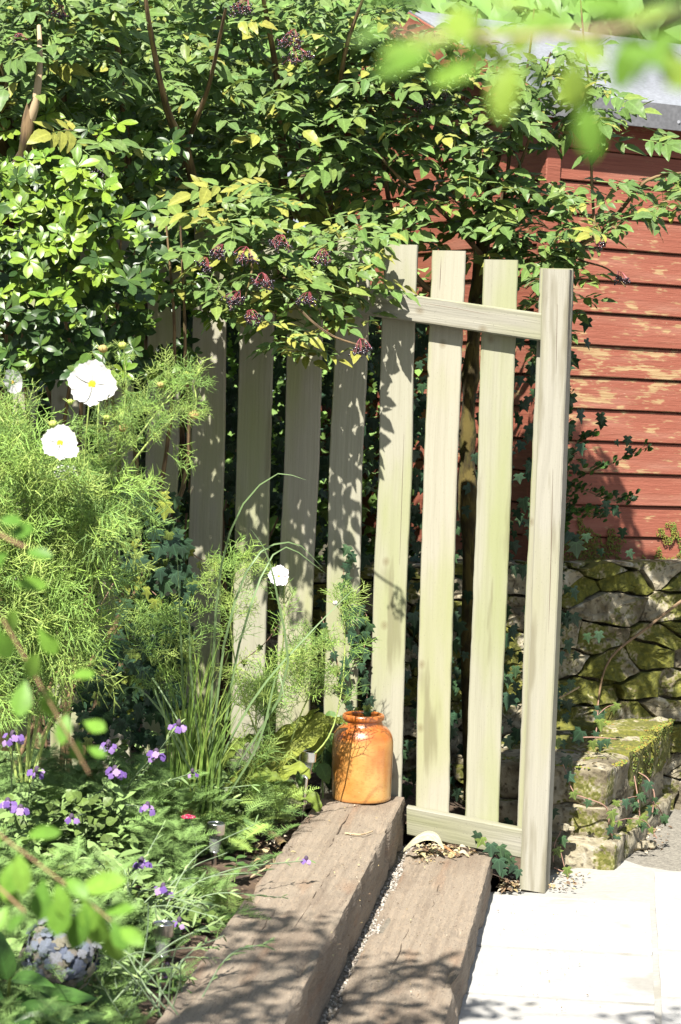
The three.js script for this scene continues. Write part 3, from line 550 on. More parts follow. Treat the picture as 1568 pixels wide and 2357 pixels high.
// ── elder: leaves of five to seven toothed leaflets on a stalk ──
const elderGeo = [leafGeo({ w: 0.24, out: ovate, rows: 10, fold: 0.3, droop: 0.16, serr: 0.1, wave: 0.012 }), leafGeo({ w: 0.27, out: ovate, rows: 10, fold: 0.15, droop: 0.3, serr: 0.1, wave: 0.02 }), leafGeo({ w: 0.22, out: ovate, rows: 10, fold: 0.45, droop: 0.1, serr: 0.1, twist: 0.4 })];
const elderTone = [[0.165, 0.28, 0.06], [0.185, 0.3, 0.07], [0.14, 0.25, 0.058], [0.235, 0.335, 0.065], [0.155, 0.265, 0.075], [0.36, 0.38, 0.07]];
const elderOpt = { through: 0.24, gloss: 0.45, cr: 0.42, map: veinA };
const elderMats = tones(elderTone, elderOpt);
const stemTips = [[1262, 140], [1240, 210], [1350, 150], [1356, 230], [1070, 190], [1200, 190]];
function spray(leaves, tw, pos, dir, L, tone, f = 1) {
  const up = jit(S.clone().multiplyScalar(0.9).addScaledVector(Y, 0.55).add(toward(pos, 0.4)).normalize(), 0.5); up.addScaledVector(dir, -up.dot(dir)).normalize();
  const side = V(0, 0, 0).crossVectors(dir, up).normalize(); const droop = rr(0.05, 0.35) * L;
  const pt = (t) => pos.clone().addScaledVector(dir, L * t).addScaledVector(Y, -droop * t * t);
  tw.tube([pt(0), pt(0.5), pt(1)], 0.0016, 0.0008, 3);
  const pairs = L > 0.11 ? [0.34, 0.62, 0.86] : [0.4, 0.75];
  const add = (p, ax, s) => leaves.push({ p, s, f, t: tone + (rnd() < 0.25 ? 1 : 0), g: Math.floor(rnd() * 3), m: leafM(p, ax, jit(up, 0.3), s, rr(0.85, 1.15)) });
  for (const t of pairs) for (const q of [-1, 1]) { if (rnd() < 0.06) continue; add(pt(t), jit(dir.clone().multiplyScalar(0.6).addScaledVector(side, q * 0.85).addScaledVector(Y, -0.18).normalize(), 0.22), L * rr(0.46, 0.66)); }
  add(pt(1), jit(dir.clone().addScaledVector(Y, -0.35).normalize(), 0.2), L * rr(0.6, 0.75));
}
function sprayDir(p, cam = 0.35) { const a = rnd() * Math.PI * 2; return V(Math.cos(a), rr(-0.35, 0.3), Math.sin(a)).addScaledVector(toward(p), cam).addScaledVector(S, 0.15).normalize(); }
function berries(parent, px, py, d, size = 0.045, ripe = 1) {
  size *= 0.78; const c = at(px, py, d), st = new GB(), b = []; const root = c.clone().add(V(rr(-0.02, 0.02), size * 0.7, -0.02));
  const ig = new THREE.IcosahedronGeometry(1, 1);
  for (let k = 0; k < 8; k++) {
    const a = k / 6 * 6.28 + rnd(), e = c.clone().add(V(Math.cos(a) * size * rr(0.4, 0.8), rr(-0.3, 0.3) * size, Math.sin(a) * size * rr(0.4, 0.8)));
    st.tube([root, root.clone().lerp(e, 0.5).add(V(0, 0.006, 0)), e], 0.0009, 0.0006, 3);
    for (let j = 0; j < 9; j++) { const p = e.clone().add(V(sg() * size * 0.55, sg() * size * 0.5 - 0.006, sg() * size * 0.55)); st.tube([e, p], 0.0005, 0.0003, 3); if (rnd() < ripe) { const r = rr(0.0026, 0.0036); b.push(ig.clone().applyMatrix4(new THREE.Matrix4().compose(p, new THREE.Quaternion(), V(r, r, r)))); } }
  }
  const m = mesh('berry_cluster', st.build(), M.redStem, parent);
  if (b.length) mesh('berries', mergeGeometries(b), berryMat, m).userData.kind = 'stuff';
}
const berryMat = phy({ color: rgb(0.012, 0.006, 0.012), roughness: 0.3, clearcoat: 0.6, clearcoatRoughness: 0.12 });
// the elder standing behind the fence on the shed side, and the larger one arching over the fence from the left
{
  const t = thing('elder_tree', V(0.42, 0.08, -7.0), 'elder with mossy trunk growing behind the slats, its sprays crossing the red shed', 'tree', 'elders hanging over the fence');
  const tr = path([[1090, 1840, 7.0], [1082, 1300, 7.02], [1076, 1000, 7.02], [1090, 780, 6.98], [1112, 560, 6.96], [1128, 420, 6.95], [1150, 330, 6.9]], 60);
  const g = new GB().tube(tr, (q) => lerp(0.032, 0.017, q) * (1 + 0.25 * n3(q * 30, 1, 2, 3)), 0, 12).build(); mesh('trunk', g, M.mossBark, t);
  const br = [
    [path([[1100, 680, 6.97], [1190, 612, 6.85], [1300, 578, 6.75], [1390, 530, 6.7], [1440, 470, 6.66], [1490, 415, 6.62], [1590, 395, 6.6]]), 0.011, 0.004],
    [path([[1112, 560, 6.95], [1150, 480, 6.9], [1168, 400, 6.85], [1180, 300, 6.82], [1215, 150, 6.8], [1230, 20, 6.8]]), 0.009, 0.0025],
    [path([[1100, 600, 6.95], [1060, 430, 6.85], [1062, 300, 6.8], [1078, 170, 6.75], [1100, 20, 6.7]]), 0.008, 0.0025],
    [path([[1160, 470, 6.88], [1215, 330, 6.8], [1240, 215, 6.78], [1268, 120, 6.75]]), 0.006, 0.002],
    [path([[1370, 545, 6.7], [1362, 400, 6.72], [1361, 244, 6.72], [1345, 100, 6.7], [1335, -20, 6.7]]), 0.005, 0.0025],
    [path([[1090, 720, 6.98], [960, 640, 6.9], [900, 480, 6.85], [870, 300, 6.8], [800, 120, 6.7]]), 0.012, 0.004],
    [path([[1112, 590, 6.95], [1010, 480, 6.8], [930, 420, 6.7], [850, 330, 6.6]]), 0.009, 0.003],
    [path([[1300, 578, 6.75], [1340, 600, 6.7], [1400, 620, 6.65], [1440, 660, 6.62]]), 0.004, 0.002],
  ];
  br.forEach(([p, a, b]) => mesh('branch', new GB().tube(p, a, b, 7).build(), M.bark, t));
  const lv = [], tw = new GB();
  const ok = (f) => (p, x, y, d) => { if (f && !f(x, y)) return; spray(lv, tw, p, sprayDir(p), rr(0.06, 0.12), Math.floor(rnd() * 5) + (rnd() < 0.06 ? 5 : 0)); };
  fill([[770, 330], [900, 300], [1090, 340], [1180, 420], [1160, 560], [1080, 600], [980, 560], [770, 545]], 6.6, 7.1, 150, ok());
  fill([[780, 130], [1030, 170], [1110, 260], [1090, 360], [780, 350]], 6.65, 7.2, 95, ok());
  fill([[1110, 330], [1210, 300], [1240, 420], [1240, 560], [1110, 560]], 6.6, 7.0, 46, ok());
  fill([[1180, 430], [1330, 400], [1480, 400], [1568, 380], [1600, 460], [1500, 500], [1400, 560], [1300, 690], [1250, 680], [1200, 560]], 6.5, 6.85, 72, ok());
  fill([[1120, 440], [1400, 430], [1450, 520], [1400, 590], [1200, 640]], 6.62, 6.95, 34, ok());
  fill([[1180, 640], [1310, 640], [1330, 720], [1200, 830]], 6.7, 7.1, 15, ok());
  fill([[1170, 520], [1330, 500], [1350, 640], [1310, 760], [1190, 800]], 6.58, 6.95, 14, ok());
  fill([[860, 40], [1180, 60], [1230, 230], [1130, 330], [880, 300]], 6.5, 6.85, 75, ok());
  fill([[1130, 140], [1400, 150], [1420, 270], [1300, 330], [1130, 300]], 6.65, 6.9, 46, ok());
  for (const [x, y] of [[1450, 300], [1480, 290], [1470, 320], [1440, 270], [1360, 250], [1380, 215], [1330, 190], [1350, 300]]) { const p = at(x, y, 6.72); spray(lv, tw, p, V(rr(-1, 1), -0.1, rr(0, 0.6)).normalize(), rr(0.1, 0.15), 2); }
  for (const [x, y] of stemTips) for (let k = 0; k < 7; k++) { const p = at(x + sg() * 16, y + rr(-50, 60), 6.76); spray(lv, tw, p, V(sg(), rr(-0.3, 0.2), rr(-0.3, 0.8)).normalize(), rr(0.06, 0.11), Math.floor(rnd() * 5)); }
  foliage(t, lv, elderGeo, elderMats, elderTone, elderOpt, 300);
  mesh('leaf_stalks', tw.build(), M.greenStem, t).userData.kind = 'stuff';
  for (const [x, y, d, s, r] of [[1000, 90, 6.6, 0.05, 1], [1012, 215, 6.6, 0.04, 0.9], [975, 240, 6.6, 0.04, 1], [1380, 560, 6.6, 0.035, 0.5], [1430, 640, 6.6, 0.04, 0.6], [1300, 700, 6.65, 0.04, 0.5], [950, 265, 6.65, 0.05, 0.1], [1255, 650, 6.7, 0.04, 0.4], [1060, 140, 6.62, 0.04, 0.7]]) berries(t, x, y, d, s, r);
}
{
  const t = thing('elder_tree', V(-0.35, 0.2, -6.85), 'dense elder with black berries arching over the left part of the fence', 'tree', 'elders hanging over the fence');
  const br = [
    [path([[520, 1840, 6.85], [490, 900, 6.78], [468, 570, 6.65], [430, 350, 6.5], [395, 280, 6.3], [372, 200, 6.15], [340, 30, 6.0], [330, -60, 5.95]], 50), 0.022, 0.004],
    [path([[540, 1840, 6.9], [600, 900, 6.9], [650, 500, 6.85], [640, 200, 6.7], [600, -40, 6.5]], 40), 0.026, 0.006],
    [path([[500, 1840, 6.9], [330, 700, 6.85], [305, 480, 6.7], [280, 200, 6.5], [262, 20, 6.4], [260, -60, 6.3]], 40), 0.018, 0.005],
    [path([[490, 1840, 6.95], [200, 700, 6.9], [150, 330, 6.75], [160, 60, 6.6], [170, -60, 6.6]], 40), 0.02, 0.006],
    [path([[480, 1840, 7.0], [60, 700, 6.95], [10, 330, 6.8], [40, 190, 6.7], [85, 10, 6.6], [95, -60, 6.6]], 40), 0.024, 0.008],
    [path([[640, 560, 6.86], [760, 300, 6.7], [800, 100, 6.5], [850, -40, 6.4]], 30), 0.012, 0.004],
    [path([[600, 640, 6.8], [640, 600, 6.4], [680, 700, 6.1], [760, 770, 6.0], [845, 800, 5.95]], 30), 0.007, 0.002],
    [path([[520, 560, 6.7], [560, 520, 6.3], [580, 620, 6.05], [560, 700, 6.0]], 24), 0.006, 0.002],
    [path([[420, 1100, 6.8], [410, 420, 6.6], [480, 200, 6.4], [520, 20, 6.2]], 24), 0.012, 0.004],
    [path([[300, 420, 6.65], [240, 330, 6.3], [180, 300, 6.1], [60, 310, 6.0]], 24), 0.006, 0.002],
  ];
  br.forEach(([p, a, b], k) => mesh(k < 6 ? 'stem' : 'branch', new GB().tube(p, a, b, 7).build(), M.bark, t));
  const lv = [], tw = new GB();
  const ok = (yel = 0.05, lo = 0.065, hi = 0.125, open = 0) => (p, x, y, d) => (open && d < 5.95 + 0.75 * sstep(180, 520, x)) ? 0 : spray(lv, tw, p, sprayDir(p, 0.5), rr(lo, hi), rnd() < yel ? 5 : Math.floor(rnd() * 5));
  fill([[-60, -80], [880, -80], [960, 60], [900, 330], [760, 420], [520, 480], [330, 420], [100, 380], [-60, 360]], 5.95, 6.7, 900, ok(0.06, 0.065, 0.13, 1));
  fill([[-60, -80], [880, -80], [960, 60], [900, 330], [820, 520], [520, 560], [330, 520], [100, 430], [-60, 400]], 6.6, 7.4, 760, ok());
  fill([[380, -60], [960, -60], [960, 120], [860, 330], [700, 460], [420, 440]], 6.5, 6.75, 190, ok());
  fill([[430, 430], [860, 380], [870, 520], [820, 560], [740, 640], [600, 600], [430, 520]], 6.0, 6.6, 150, (p, x, y, d) => (d < 6.0 + 0.7 * sstep(620, 760, x)) ? 0 : ok(0.12)(p, x, y, d));
  fill([[440, 560], [600, 560], [780, 560], [830, 660], [800, 740], [700, 700], [560, 740], [440, 700]], 5.95, 6.4, 130, (p, x, y, d) => d < 5.95 + 0.3 * sstep(640, 760, x) ? 0 : ok(0.22, 0.06, 0.11)(p, x, y, d));
  fill([[560, 720], [740, 700], [850, 740], [840, 800], [700, 830], [640, 800]], 5.95, 6.4, 40, (p, x, y, d) => d < 5.95 + 0.3 * sstep(640, 760, x) ? 0 : ok(0.3, 0.06, 0.1)(p, x, y, d));
  fill([[740, 520], [800, 540], [880, 640], [870, 740], [800, 760], [730, 640]], 6.26, 6.42, 34, ok(0.2, 0.06, 0.1));
  fill([[740, 500], [870, 520], [880, 600], [760, 610]], 6.28, 6.44, 22, ok(0.12, 0.06, 0.1));
  foliage(t, lv, elderGeo, elderMats, elderTone, elderOpt, 300);
  mesh('leaf_stalks', tw.build(), M.greenStem, t).userData.kind = 'stuff';
  for (const [x, y, d, s, r] of [[560, 590, 5.88, 0.05, 1], [605, 650, 5.88, 0.05, 0.9], [540, 690, 5.86, 0.045, 1], [470, 610, 5.95, 0.04, 1], [640, 560, 5.95, 0.045, 1], [705, 690, 5.88, 0.04, 0.9], [832, 800, 5.93, 0.045, 1], [665, 90, 5.95, 0.055, 0.8], [690, 130, 5.95, 0.05, 0.8], [555, 20, 5.95, 0.05, 0.9], [130, 30, 6.0, 0.045, 0.7], [45, 90, 6.1, 0.035, 1], [230, 400, 5.95, 0.04, 0.9], [740, 590, 5.95, 0.04, 0.7], [580, 730, 5.86, 0.035, 0.8], [500, 580, 5.9, 0.04, 1]]) berries(t, x, y, d, s, r);
}
function jit2(v, k) { v.x += sg() * k; v.y += sg() * k; v.z += sg() * k; return v.normalize(); }
// ── glossy shrub with whorls of oval leaves, in front of the fence ──
{
  const t = thing('glossy_shrub', V(-0.85, 0.2, -6.2), 'dense evergreen shrub with glossy oval leaves in whorls, yellowish at the tips', 'shrub');
  const geo = [leafGeo({ w: 0.19, out: obov, rows: 6, fold: 0.25, droop: 0.12 }), leafGeo({ w: 0.2, out: obov, rows: 6, fold: 0.12, droop: 0.25 })];
  const tone = [[0.04, 0.095, 0.02], [0.055, 0.125, 0.022], [0.09, 0.175, 0.024], [0.16, 0.3, 0.03], [0.25, 0.39, 0.035]];
  const opt = { through: 0.16, gloss: 0.45, cr: 0.34, map: veinB }; const mats = tones(tone, opt); const lv = [];
  const out = [[-60, 385], [110, 350], [250, 420], [400, 500], [475, 640], [500, 770], [470, 850], [330, 880], [200, 870], [-60, 890]];
  const whorl = (p, x, y, d) => { if (d < 5.72 + 0.4 * sstep(280, 420, x)) return;
    const ax = jit(S.clone().multiplyScalar(0.8).add(toward(p, 0.9)).addScaledVector(Y, 0.2).normalize(), 0.55); const sx = V(0, 0, 0).crossVectors(ax, V(0.2, 0.1, 1)).normalize(), sy = V(0, 0, 0).crossVectors(sx, ax);
    const fresh = rnd() < (x < 280 && y < 700 ? 0.75 : 0.22); const n = 7 + Math.floor(rnd() * 4), sz = rr(0.036, 0.058);
    for (let k = 0; k < n; k++) { const a = k / n * 6.283 + rnd() * 0.5, el = rr(0.05, 0.6); const dir = sx.clone().multiplyScalar(Math.cos(a)).addScaledVector(sy, Math.sin(a)).addScaledVector(ax, el).normalize(); if (rnd() < 0.13) continue; jit2(dir, 0.25); const s = sz * rr(0.5, 1.2); lv.push({ p, s, t: fresh ? (k < n * 0.5 ? 4 : 3) : Math.floor(rr(0, 3)), g: Math.floor(rnd() * 2), m: leafM(p, dir, ax.clone().addScaledVector(dir, -0.3), s, rr(0.9, 1.2)) }); }
    if (fresh) for (let k = 0; k < 5; k++) { const dir = jit(ax, 0.5); lv.push({ p, s: sz * 0.5, t: 4, g: 0, m: leafM(p.clone().addScaledVector(ax, 0.006), dir, sx, sz * 0.5) }); }
  };
  fill(out, 5.72, 5.95, 250, whorl); fill(out, 5.95, 6.4, 260, whorl);
  fill([[-60, 350], [250, 380], [420, 480], [440, 300], [-60, 230]], 5.95, 6.4, 40, whorl);
  foliage(t, lv, geo, mats, tone, opt, 300);
  for (let k = 0; k < 9; k++) { const x = 30 + k * 48; mesh('stem', new GB().tube(curve([V(-0.85 + rr(-0.15, 0.15), 0.2, -6.2), at(x, 1150, 6.25), at(x + rr(-40, 40), 800, 6.1), at(x + rr(-60, 60), 520, 6.05)], 14), 0.009, 0.003, 6).build(), M.bark, t); }
}
// dead, moss-grown branch stub at the left
{
  const b = P3([10, 560, 6.35]); const t = thing('dead_tree', V(b.x, 0.2, b.z), 'dead mossy tree with a broken pale stub among the elder leaves', 'dead tree');
  mesh('trunk', new GB().tube(curve([V(b.x, 0.15, b.z), P3([-10, 1100, 6.35]), P3([0, 700, 6.35]), P3([10, 480, 6.3]), P3([0, 300, 6.2]), P3([-20, 150, 6.15])], 30), (q) => lerp(0.06, 0.035, q) * (1 + 0.2 * n3(q * 20, 4, 4, 4)), 0, 10).build(), M.mossBark, t);
  mesh('stub', new GB().tube(curve([P3([12, 470, 6.27]), P3([40, 420, 6.05]), P3([58, 340, 5.93]), P3([70, 225, 5.9])], 16), (q) => (q > 0.8 ? lerp(0.02, 0.004, (q - 0.8) * 5) : lerp(0.03, 0.02, q / 0.8)) * (1 + 0.35 * n3(q * 14, 2, 4, 4)), 0, 9).build(), M.bark, t);
  mesh('stub', new GB().tube(curve([P3([62, 300, 5.92]), P3([78, 250, 5.9]), P3([88, 190, 5.9]), P3([92, 140, 5.92]), P3([90, 60, 6.0])], 16), 0.014, 0.006, 7).build(), M.twigPale, t);
}

// ── feathery cosmos ──
function threadFrond(s0) {                                 // a frond 1 long of forking threads
  const g = new GB(); let s = s0; const rn = () => { s = (s * 16807) % 2147483647; return s / 2147483647; };
  const rib = (a, b, c, w) => { const pts = [a, a.clone().lerp(b, 0.5).lerp(c, 0.12), b]; const d = b.clone().sub(a).normalize(), n = V(rn() - 0.5, rn() - 0.5, rn() - 0.5).cross(d).normalize().multiplyScalar(w); const n2 = V(0, 0, 0).crossVectors(d, n).normalize().multiplyScalar(w * 0.7); let p = null; pts.forEach((q, i) => { const k = i === 2 ? 0.25 : 1; const id = [g.v(q.clone().addScaledVector(n, k)), g.v(q.clone().addScaledVector(n, -0.5 * k).addScaledVector(n2, k)), g.v(q.clone().addScaledVector(n, -0.5 * k).addScaledVector(n2, -k))]; if (p) for (let j = 0; j < 3; j++) g.q(p[j], p[(j + 1) % 3], id[(j + 1) % 3], id[j]); p = id; }); };
  const spine = (t) => V(0.1 * Math.sin(t * 2), t, -0.25 * t * t);
  for (let k = 0; k < 5; k++) rib(spine(k / 5), spine((k + 1) / 5), spine(k / 5), 0.012);
  for (let k = 1; k <= 5; k++) for (const q of [-1, 1]) {
    const a = spine(k / 5.4), L = 0.52 * (1.1 - k / 8), e = a.clone().add(V(q * L * 0.75, L * 0.75, (rn() - 0.5) * 0.8 - 0.12)); rib(a, e, a.clone().add(V(q * L * 0.6, 0.05, 0)), 0.011);
    for (let j = 0; j < 3; j++) { const f = 0.35 + j * 0.22, b = a.clone().lerp(e, f), l = L * 0.5; rib(b, b.clone().add(V(q * l * (j % 2 ? 1 : 0.1), l * (j % 2 ? 0.3 : 1), (rn() - 0.5) * 0.7)), b, 0.0105); }
  }
  return g.build();
}
const frondGeo = [threadFrond(11), threadFrond(77), threadFrond(303)];
const cosTone = [[0.17, 0.29, 0.05], [0.22, 0.34, 0.06], [0.13, 0.23, 0.045], [0.28, 0.38, 0.08]];
const threadMat = phy({ color: rgb(1, 1, 1), roughness: 0.7, side: THREE.DoubleSide, clearcoat: 0.25, clearcoatRoughness: 0.4 });
function fronds(parent, list, name = 'feathery_foliage', tone = cosTone, geos = frondGeo, mat = threadMat) {
  geos.forEach((g, gi) => stuff(name, g, mat, list.filter((l, i) => i % geos.length === gi).map((l) => { const c = tone[Math.floor(rnd() * tone.length)], k = rr(0.8, 1.2); return { m: l, c: rgb(c[0] * k, c[1] * k, c[2] * k) }; }), parent));
}
const petalGeo = (() => { const g = new GB(); let pr = null; for (let j = 0; j <= 6; j++) { const t = j / 6, hw = 0.41 * Math.pow(Math.sin(Math.PI * (0.04 + 0.56 * t)), 0.95); const row = []; for (let i = 0; i <= 6; i++) { const s = i / 6 * 2 - 1; const tip = t > 0.8 ? (t - 0.8) * 0.2 * Math.cos(s * 8) - (t - 0.8) * 0.5 * s * s : 0; row.push(g.v(V(s * hw, 0.06 + t * 0.94 * (1 - 0.1 * s * s * t) + tip, 0.14 * t * t - 0.02 * Math.cos(s * 6) + 0.05 * s * s), i / 6, t)); } if (pr) for (let i = 0; i < 6; i++) g.q(pr[i], pr[i + 1], row[i + 1], row[i]); pr = row; } return g.build(); })();
const petalTex = tex(64, 64, 1, 1, (u, v) => { const c = 214 + 34 * (fbm(u, v, 14, 2, 3, 401)) + 10 * Math.cos(u * 40); return [c, c, c * 0.99]; });
const petalMat = phy({ map: petalTex, color: rgb(0.56, 0.56, 0.545), roughness: 1, transmission: 0.2, thickness: 0, side: THREE.DoubleSide });
const petalPink = phy({ color: rgb(0.68, 0.63, 0.68), roughness: 1, transmission: 0.25, thickness: 0, side: THREE.DoubleSide });
const discMat = std({ color: rgb(0.7, 0.42, 0.02), roughness: 0.9 });
const budMat = std({ color: rgb(0.34, 0.4, 0.08), roughness: 0.6 }), seedMat = std({ color: rgb(0.34, 0.24, 0.09), roughness: 0.9 });
function cosmosFlower(parent, pos, normal, R, pm = petalMat, n = 8, stemTo) {
  const bud = new THREE.SphereGeometry(R * 0.1, 10, 8); bud.translate(pos.x - normal.x * R * 0.1, pos.y - normal.y * R * 0.1, pos.z - normal.z * R * 0.1);
  const f = mesh('flower', bud, M.greenStem, parent); const a = V(0, 0, 0).crossVectors(normal, V(0.1, 1, 0)).normalize(), b = V(0, 0, 0).crossVectors(normal, a);
  for (let k = 0; k < n; k++) { const th = k / n * 6.283 + rr(-0.1, 0.1); const d = a.clone().multiplyScalar(Math.cos(th)).addScaledVector(b, Math.sin(th)); placed('petal', petalGeo, pm, leafM(pos.clone().addScaledVector(normal, k % 2 ? 0.0015 : 0), d, jit(normal, 0.24), R * rr(0.86, 1.08), rr(0.88, 1.1)), f); }
  const pe = []; const ig = new THREE.IcosahedronGeometry(1, 0); for (let k = 0; k < 60; k++) { const r = Math.sqrt(k / 60) * R * 0.16, th = k * 2.4; const p = pos.clone().addScaledVector(a, Math.cos(th) * r).addScaledVector(b, Math.sin(th) * r).addScaledVector(normal, R * 0.07 - r * 0.2); const s = R * 0.026; pe.push(ig.clone().applyMatrix4(new THREE.Matrix4().compose(p, new THREE.Quaternion(), V(s, s, s * 1.5)))); }
  mesh('disc', mergeGeometries(pe), discMat, f);
  if (stemTo) mesh('flower_stalk', new GB().tube(curve(stemTo, 14), 0.0018, 0.0014, 5).build(), M.paleStem, parent);
}
function budAt(parent, p, r, mat, spiky = true, up = Y) {
  const g = new GB(); const s = new THREE.SphereGeometry(r, 10, 8); s.scale(1, 0.85, 1); s.translate(p.x, p.y, p.z); const m = mesh('bud', s, mat, parent);
  if (spiky) { for (let k = 0; k < 8; k++) { const a = k / 8 * 6.28; const d = V(Math.cos(a), 0.2 + 0.25 * rnd(), Math.sin(a)); g.tube([p.clone().addScaledVector(Y, -r * 0.7), p.clone().addScaledVector(d, r * 1.4), p.clone().addScaledVector(d, r * 2.3).addScaledVector(Y, r * 0.4)], 0.0011, 0.0004, 3); } mesh('bracts', g.build(), M.paleStem, m); }
}
{
  const B = at(60, 1800, 5.45); B.y = 0.22; const t = thing('cosmos_plant', B, 'tall feathery cosmos with large white yellow-centred flowers', 'flowering plant');
  const axes = [
    [[60, 1800, 5.45], [90, 1450, 5.4], [210, 1150, 5.35], [330, 990, 5.4], [425, 865, 5.45]],
    [[60, 1800, 5.45], [140, 1400, 5.45], [250, 1150, 5.4], [340, 1020, 5.35], [400, 960, 5.35]],
    [[50, 1800, 5.45], [20, 1400, 5.4], [80, 1150, 5.35], [130, 1060, 5.3]],
    [[40, 1800, 5.5], [-40, 1400, 5.5], [-20, 1100, 5.5], [40, 930, 5.5]],
    [[70, 1800, 5.45], [150, 1560, 5.4], [260, 1250, 5.45], [360, 1150, 5.5]],
    [[190, 1200, 5.38], [195, 1050, 5.35], [205, 930, 5.32]], [[250, 1140, 5.4], [290, 900, 5.38], [285, 800, 5.38]], [[20, 1200, 5.4], [60, 1050, 5.3], [0, 960, 5.35]],
    [[240, 1160, 5.4], [225, 1000, 5.4], [238, 810, 5.42]], [[380, 930, 5.42], [440, 880, 5.42], [452, 920, 5.42], [447, 950, 5.42]],
  ];
  const fr = []; const put = (p, s) => { const dir = V(sg(), rr(-0.3, 0.7), sg()).addScaledVector(toward(p), 0.3).normalize(); fr.push(leafM(p, dir, jit(S, 0.8), s)); };
  axes.forEach((a, k) => { const p = path(a, 30); mesh('stem', new GB().tube(p, k < 5 ? 0.0045 : 0.002, 0.0018, 6).build(), M.paleStem, t); p.forEach((q, i) => { if (i > 4 && (i < 16 || i % 2)) put(q, rr(0.06, 0.1) * (i > 18 ? 0.75 : 1) * (k > 4 ? 0.7 : 1)); }); });
  fill([[-60, 1020], [60, 1000], [150, 1100], [270, 1090], [310, 1150], [250, 1270], [205, 1400], [180, 1560], [-60, 1640]], 5.22, 5.7, 580, (p) => put(p, rr(0.07, 0.14)));
  fill([[-60, 900], [60, 900], [80, 960], [-60, 1000]], 5.3, 5.6, 26, (p) => put(p, rr(0.05, 0.09)));
  fill([[250, 930], [330, 850], [410, 850], [420, 960], [390, 1060], [300, 1060], [230, 1000]], 5.3, 5.6, 48, (p) => put(p, rr(0.05, 0.08)));
  fronds(t, fr);
  const F1 = at(212, 884, 5.2); cosmosFlower(t, F1, V(0.08, 0.25, 1).normalize(), 0.056);
  cosmosFlower(t, at(138, 1020, 5.1), V(0.2, 0.45, 0.9).normalize(), 0.047);
  cosmosFlower(t, at(28, 880, 5.35), V(0.85, 0.2, 0.6).normalize(), 0.034);
  cosmosFlower(t, at(150, 1092, 5.36), V(0.1, 0.85, 0.6).normalize(), 0.034);
  for (const [x, y, d, r, mm] of [[282, 795, 5.37, 0.011, budMat], [122, 976, 5.27, 0.011, budMat], [428, 864, 5.43, 0.012, budMat], [447, 955, 5.41, 0.014, seedMat], [370, 886, 5.4, 0.009, seedMat], [237, 803, 5.4, 0.012, seedMat], [246, 962, 5.35, 0.009, budMat], [162, 925, 5.35, 0.008, budMat], [283, 985, 5.35, 0.012, seedMat]]) budAt(t, at(x, y, d), r, mm);
}
{
  const B = at(640, 1800, 6.2); B.y = 0.22; const t = thing('cosmos_plant', B, 'small bushy cosmos with one pale flower standing before the slats', 'flowering plant');
  const fr = []; const put = (p, s) => hides(p) || fr.push(leafM(p, V(sg(), rr(0, 1), sg() * 0.7).addScaledVector(toward(p), 0.2).normalize(), jit(S, 0.8), s));
  const axes = [[[640, 1800, 6.2], [620, 1650, 6.18], [650, 1500, 6.15], [655, 1340, 6.12]], [[640, 1800, 6.2], [560, 1600, 6.15], [530, 1420, 6.1], [545, 1290, 6.1]], [[640, 1800, 6.2], [690, 1650, 6.2], [730, 1560, 6.2], [745, 1480, 6.2]], [[640, 1800, 6.2], [590, 1680, 6.1], [600, 1560, 6.1]], [[640, 1800, 6.2], [450, 1600, 6.1], [380, 1480, 6.05], [370, 1430, 6.0]], [[640, 1800, 6.2], [760, 1690, 6.18], [790, 1420, 6.2], [772, 1390, 6.2]]];
  axes.forEach((a) => { const p = path(a, 22); mesh('stem', new GB().tube(p, 0.003, 0.0014, 5).build(), M.paleStem, t); p.forEach((q, i) => { if (i > 8) put(q, rr(0.06, 0.1)); }); });
  fill([[560, 1560], [640, 1560], [720, 1460], [760, 1560], [735, 1600], [640, 1650], [540, 1660]], 6.05, 6.3, 66, (p) => put(p, rr(0.06, 0.1)));
  fill([[310, 1430], [420, 1400], [440, 1560], [360, 1600], [300, 1520]], 5.85, 6.1, 46, (p) => put(p, rr(0.06, 0.1)));
  fill([[480, 1290], [560, 1270], [600, 1400], [520, 1450], [470, 1400]], 6.0, 6.2, 30, (p) => put(p, rr(0.05, 0.08)));
  fill([[620, 1700], [670, 1690], [600, 1790], [560, 1860], [540, 1760]], 6.0, 6.2, 14, (p) => put(p, rr(0.06, 0.1)));
  fronds(t, fr);
  cosmosFlower(t, at(642, 1327, 6.1), V(0, 0.35, 1).normalize(), 0.031, petalPink);
  budAt(t, at(772, 1388, 6.18), 0.008, petalPink);
}

// ── ivy ──
const ivyGeo = [0, 1, 2].map((v) => {
  const g = new GB(), c = g.v(V(0, 0.34, 0.02), 0.5, 0.4); const o = [[0, 0.06], [0.2, -0.06], [0.46, 0.1], [0.27, 0.28], [0.55, 0.52], [0.22, 0.55], [0, 1], [-0.22, 0.55], [-0.55, 0.52], [-0.27, 0.28], [-0.46, 0.1], [-0.2, -0.06]];
  const ids = o.map(([x, y], k) => g.v(V(x * (v === 1 ? 0.85 : 1), y * (v === 2 ? 1.1 : 1), (k % 2 ? -0.03 : 0.03) - 0.14 * x * x - (v === 1 ? 0.2 : 0.08) * y * y), 0.5 + x * 0.9, y)); for (let k = 0; k < ids.length; k++) g.t(c, ids[k], ids[(k + 1) % ids.length]); return g.build();
});
const ivyTone = [[0.035, 0.085, 0.04], [0.045, 0.1, 0.05], [0.06, 0.125, 0.05], [0.03, 0.075, 0.038], [0.17, 0.24, 0.05], [0.3, 0.36, 0.06]];
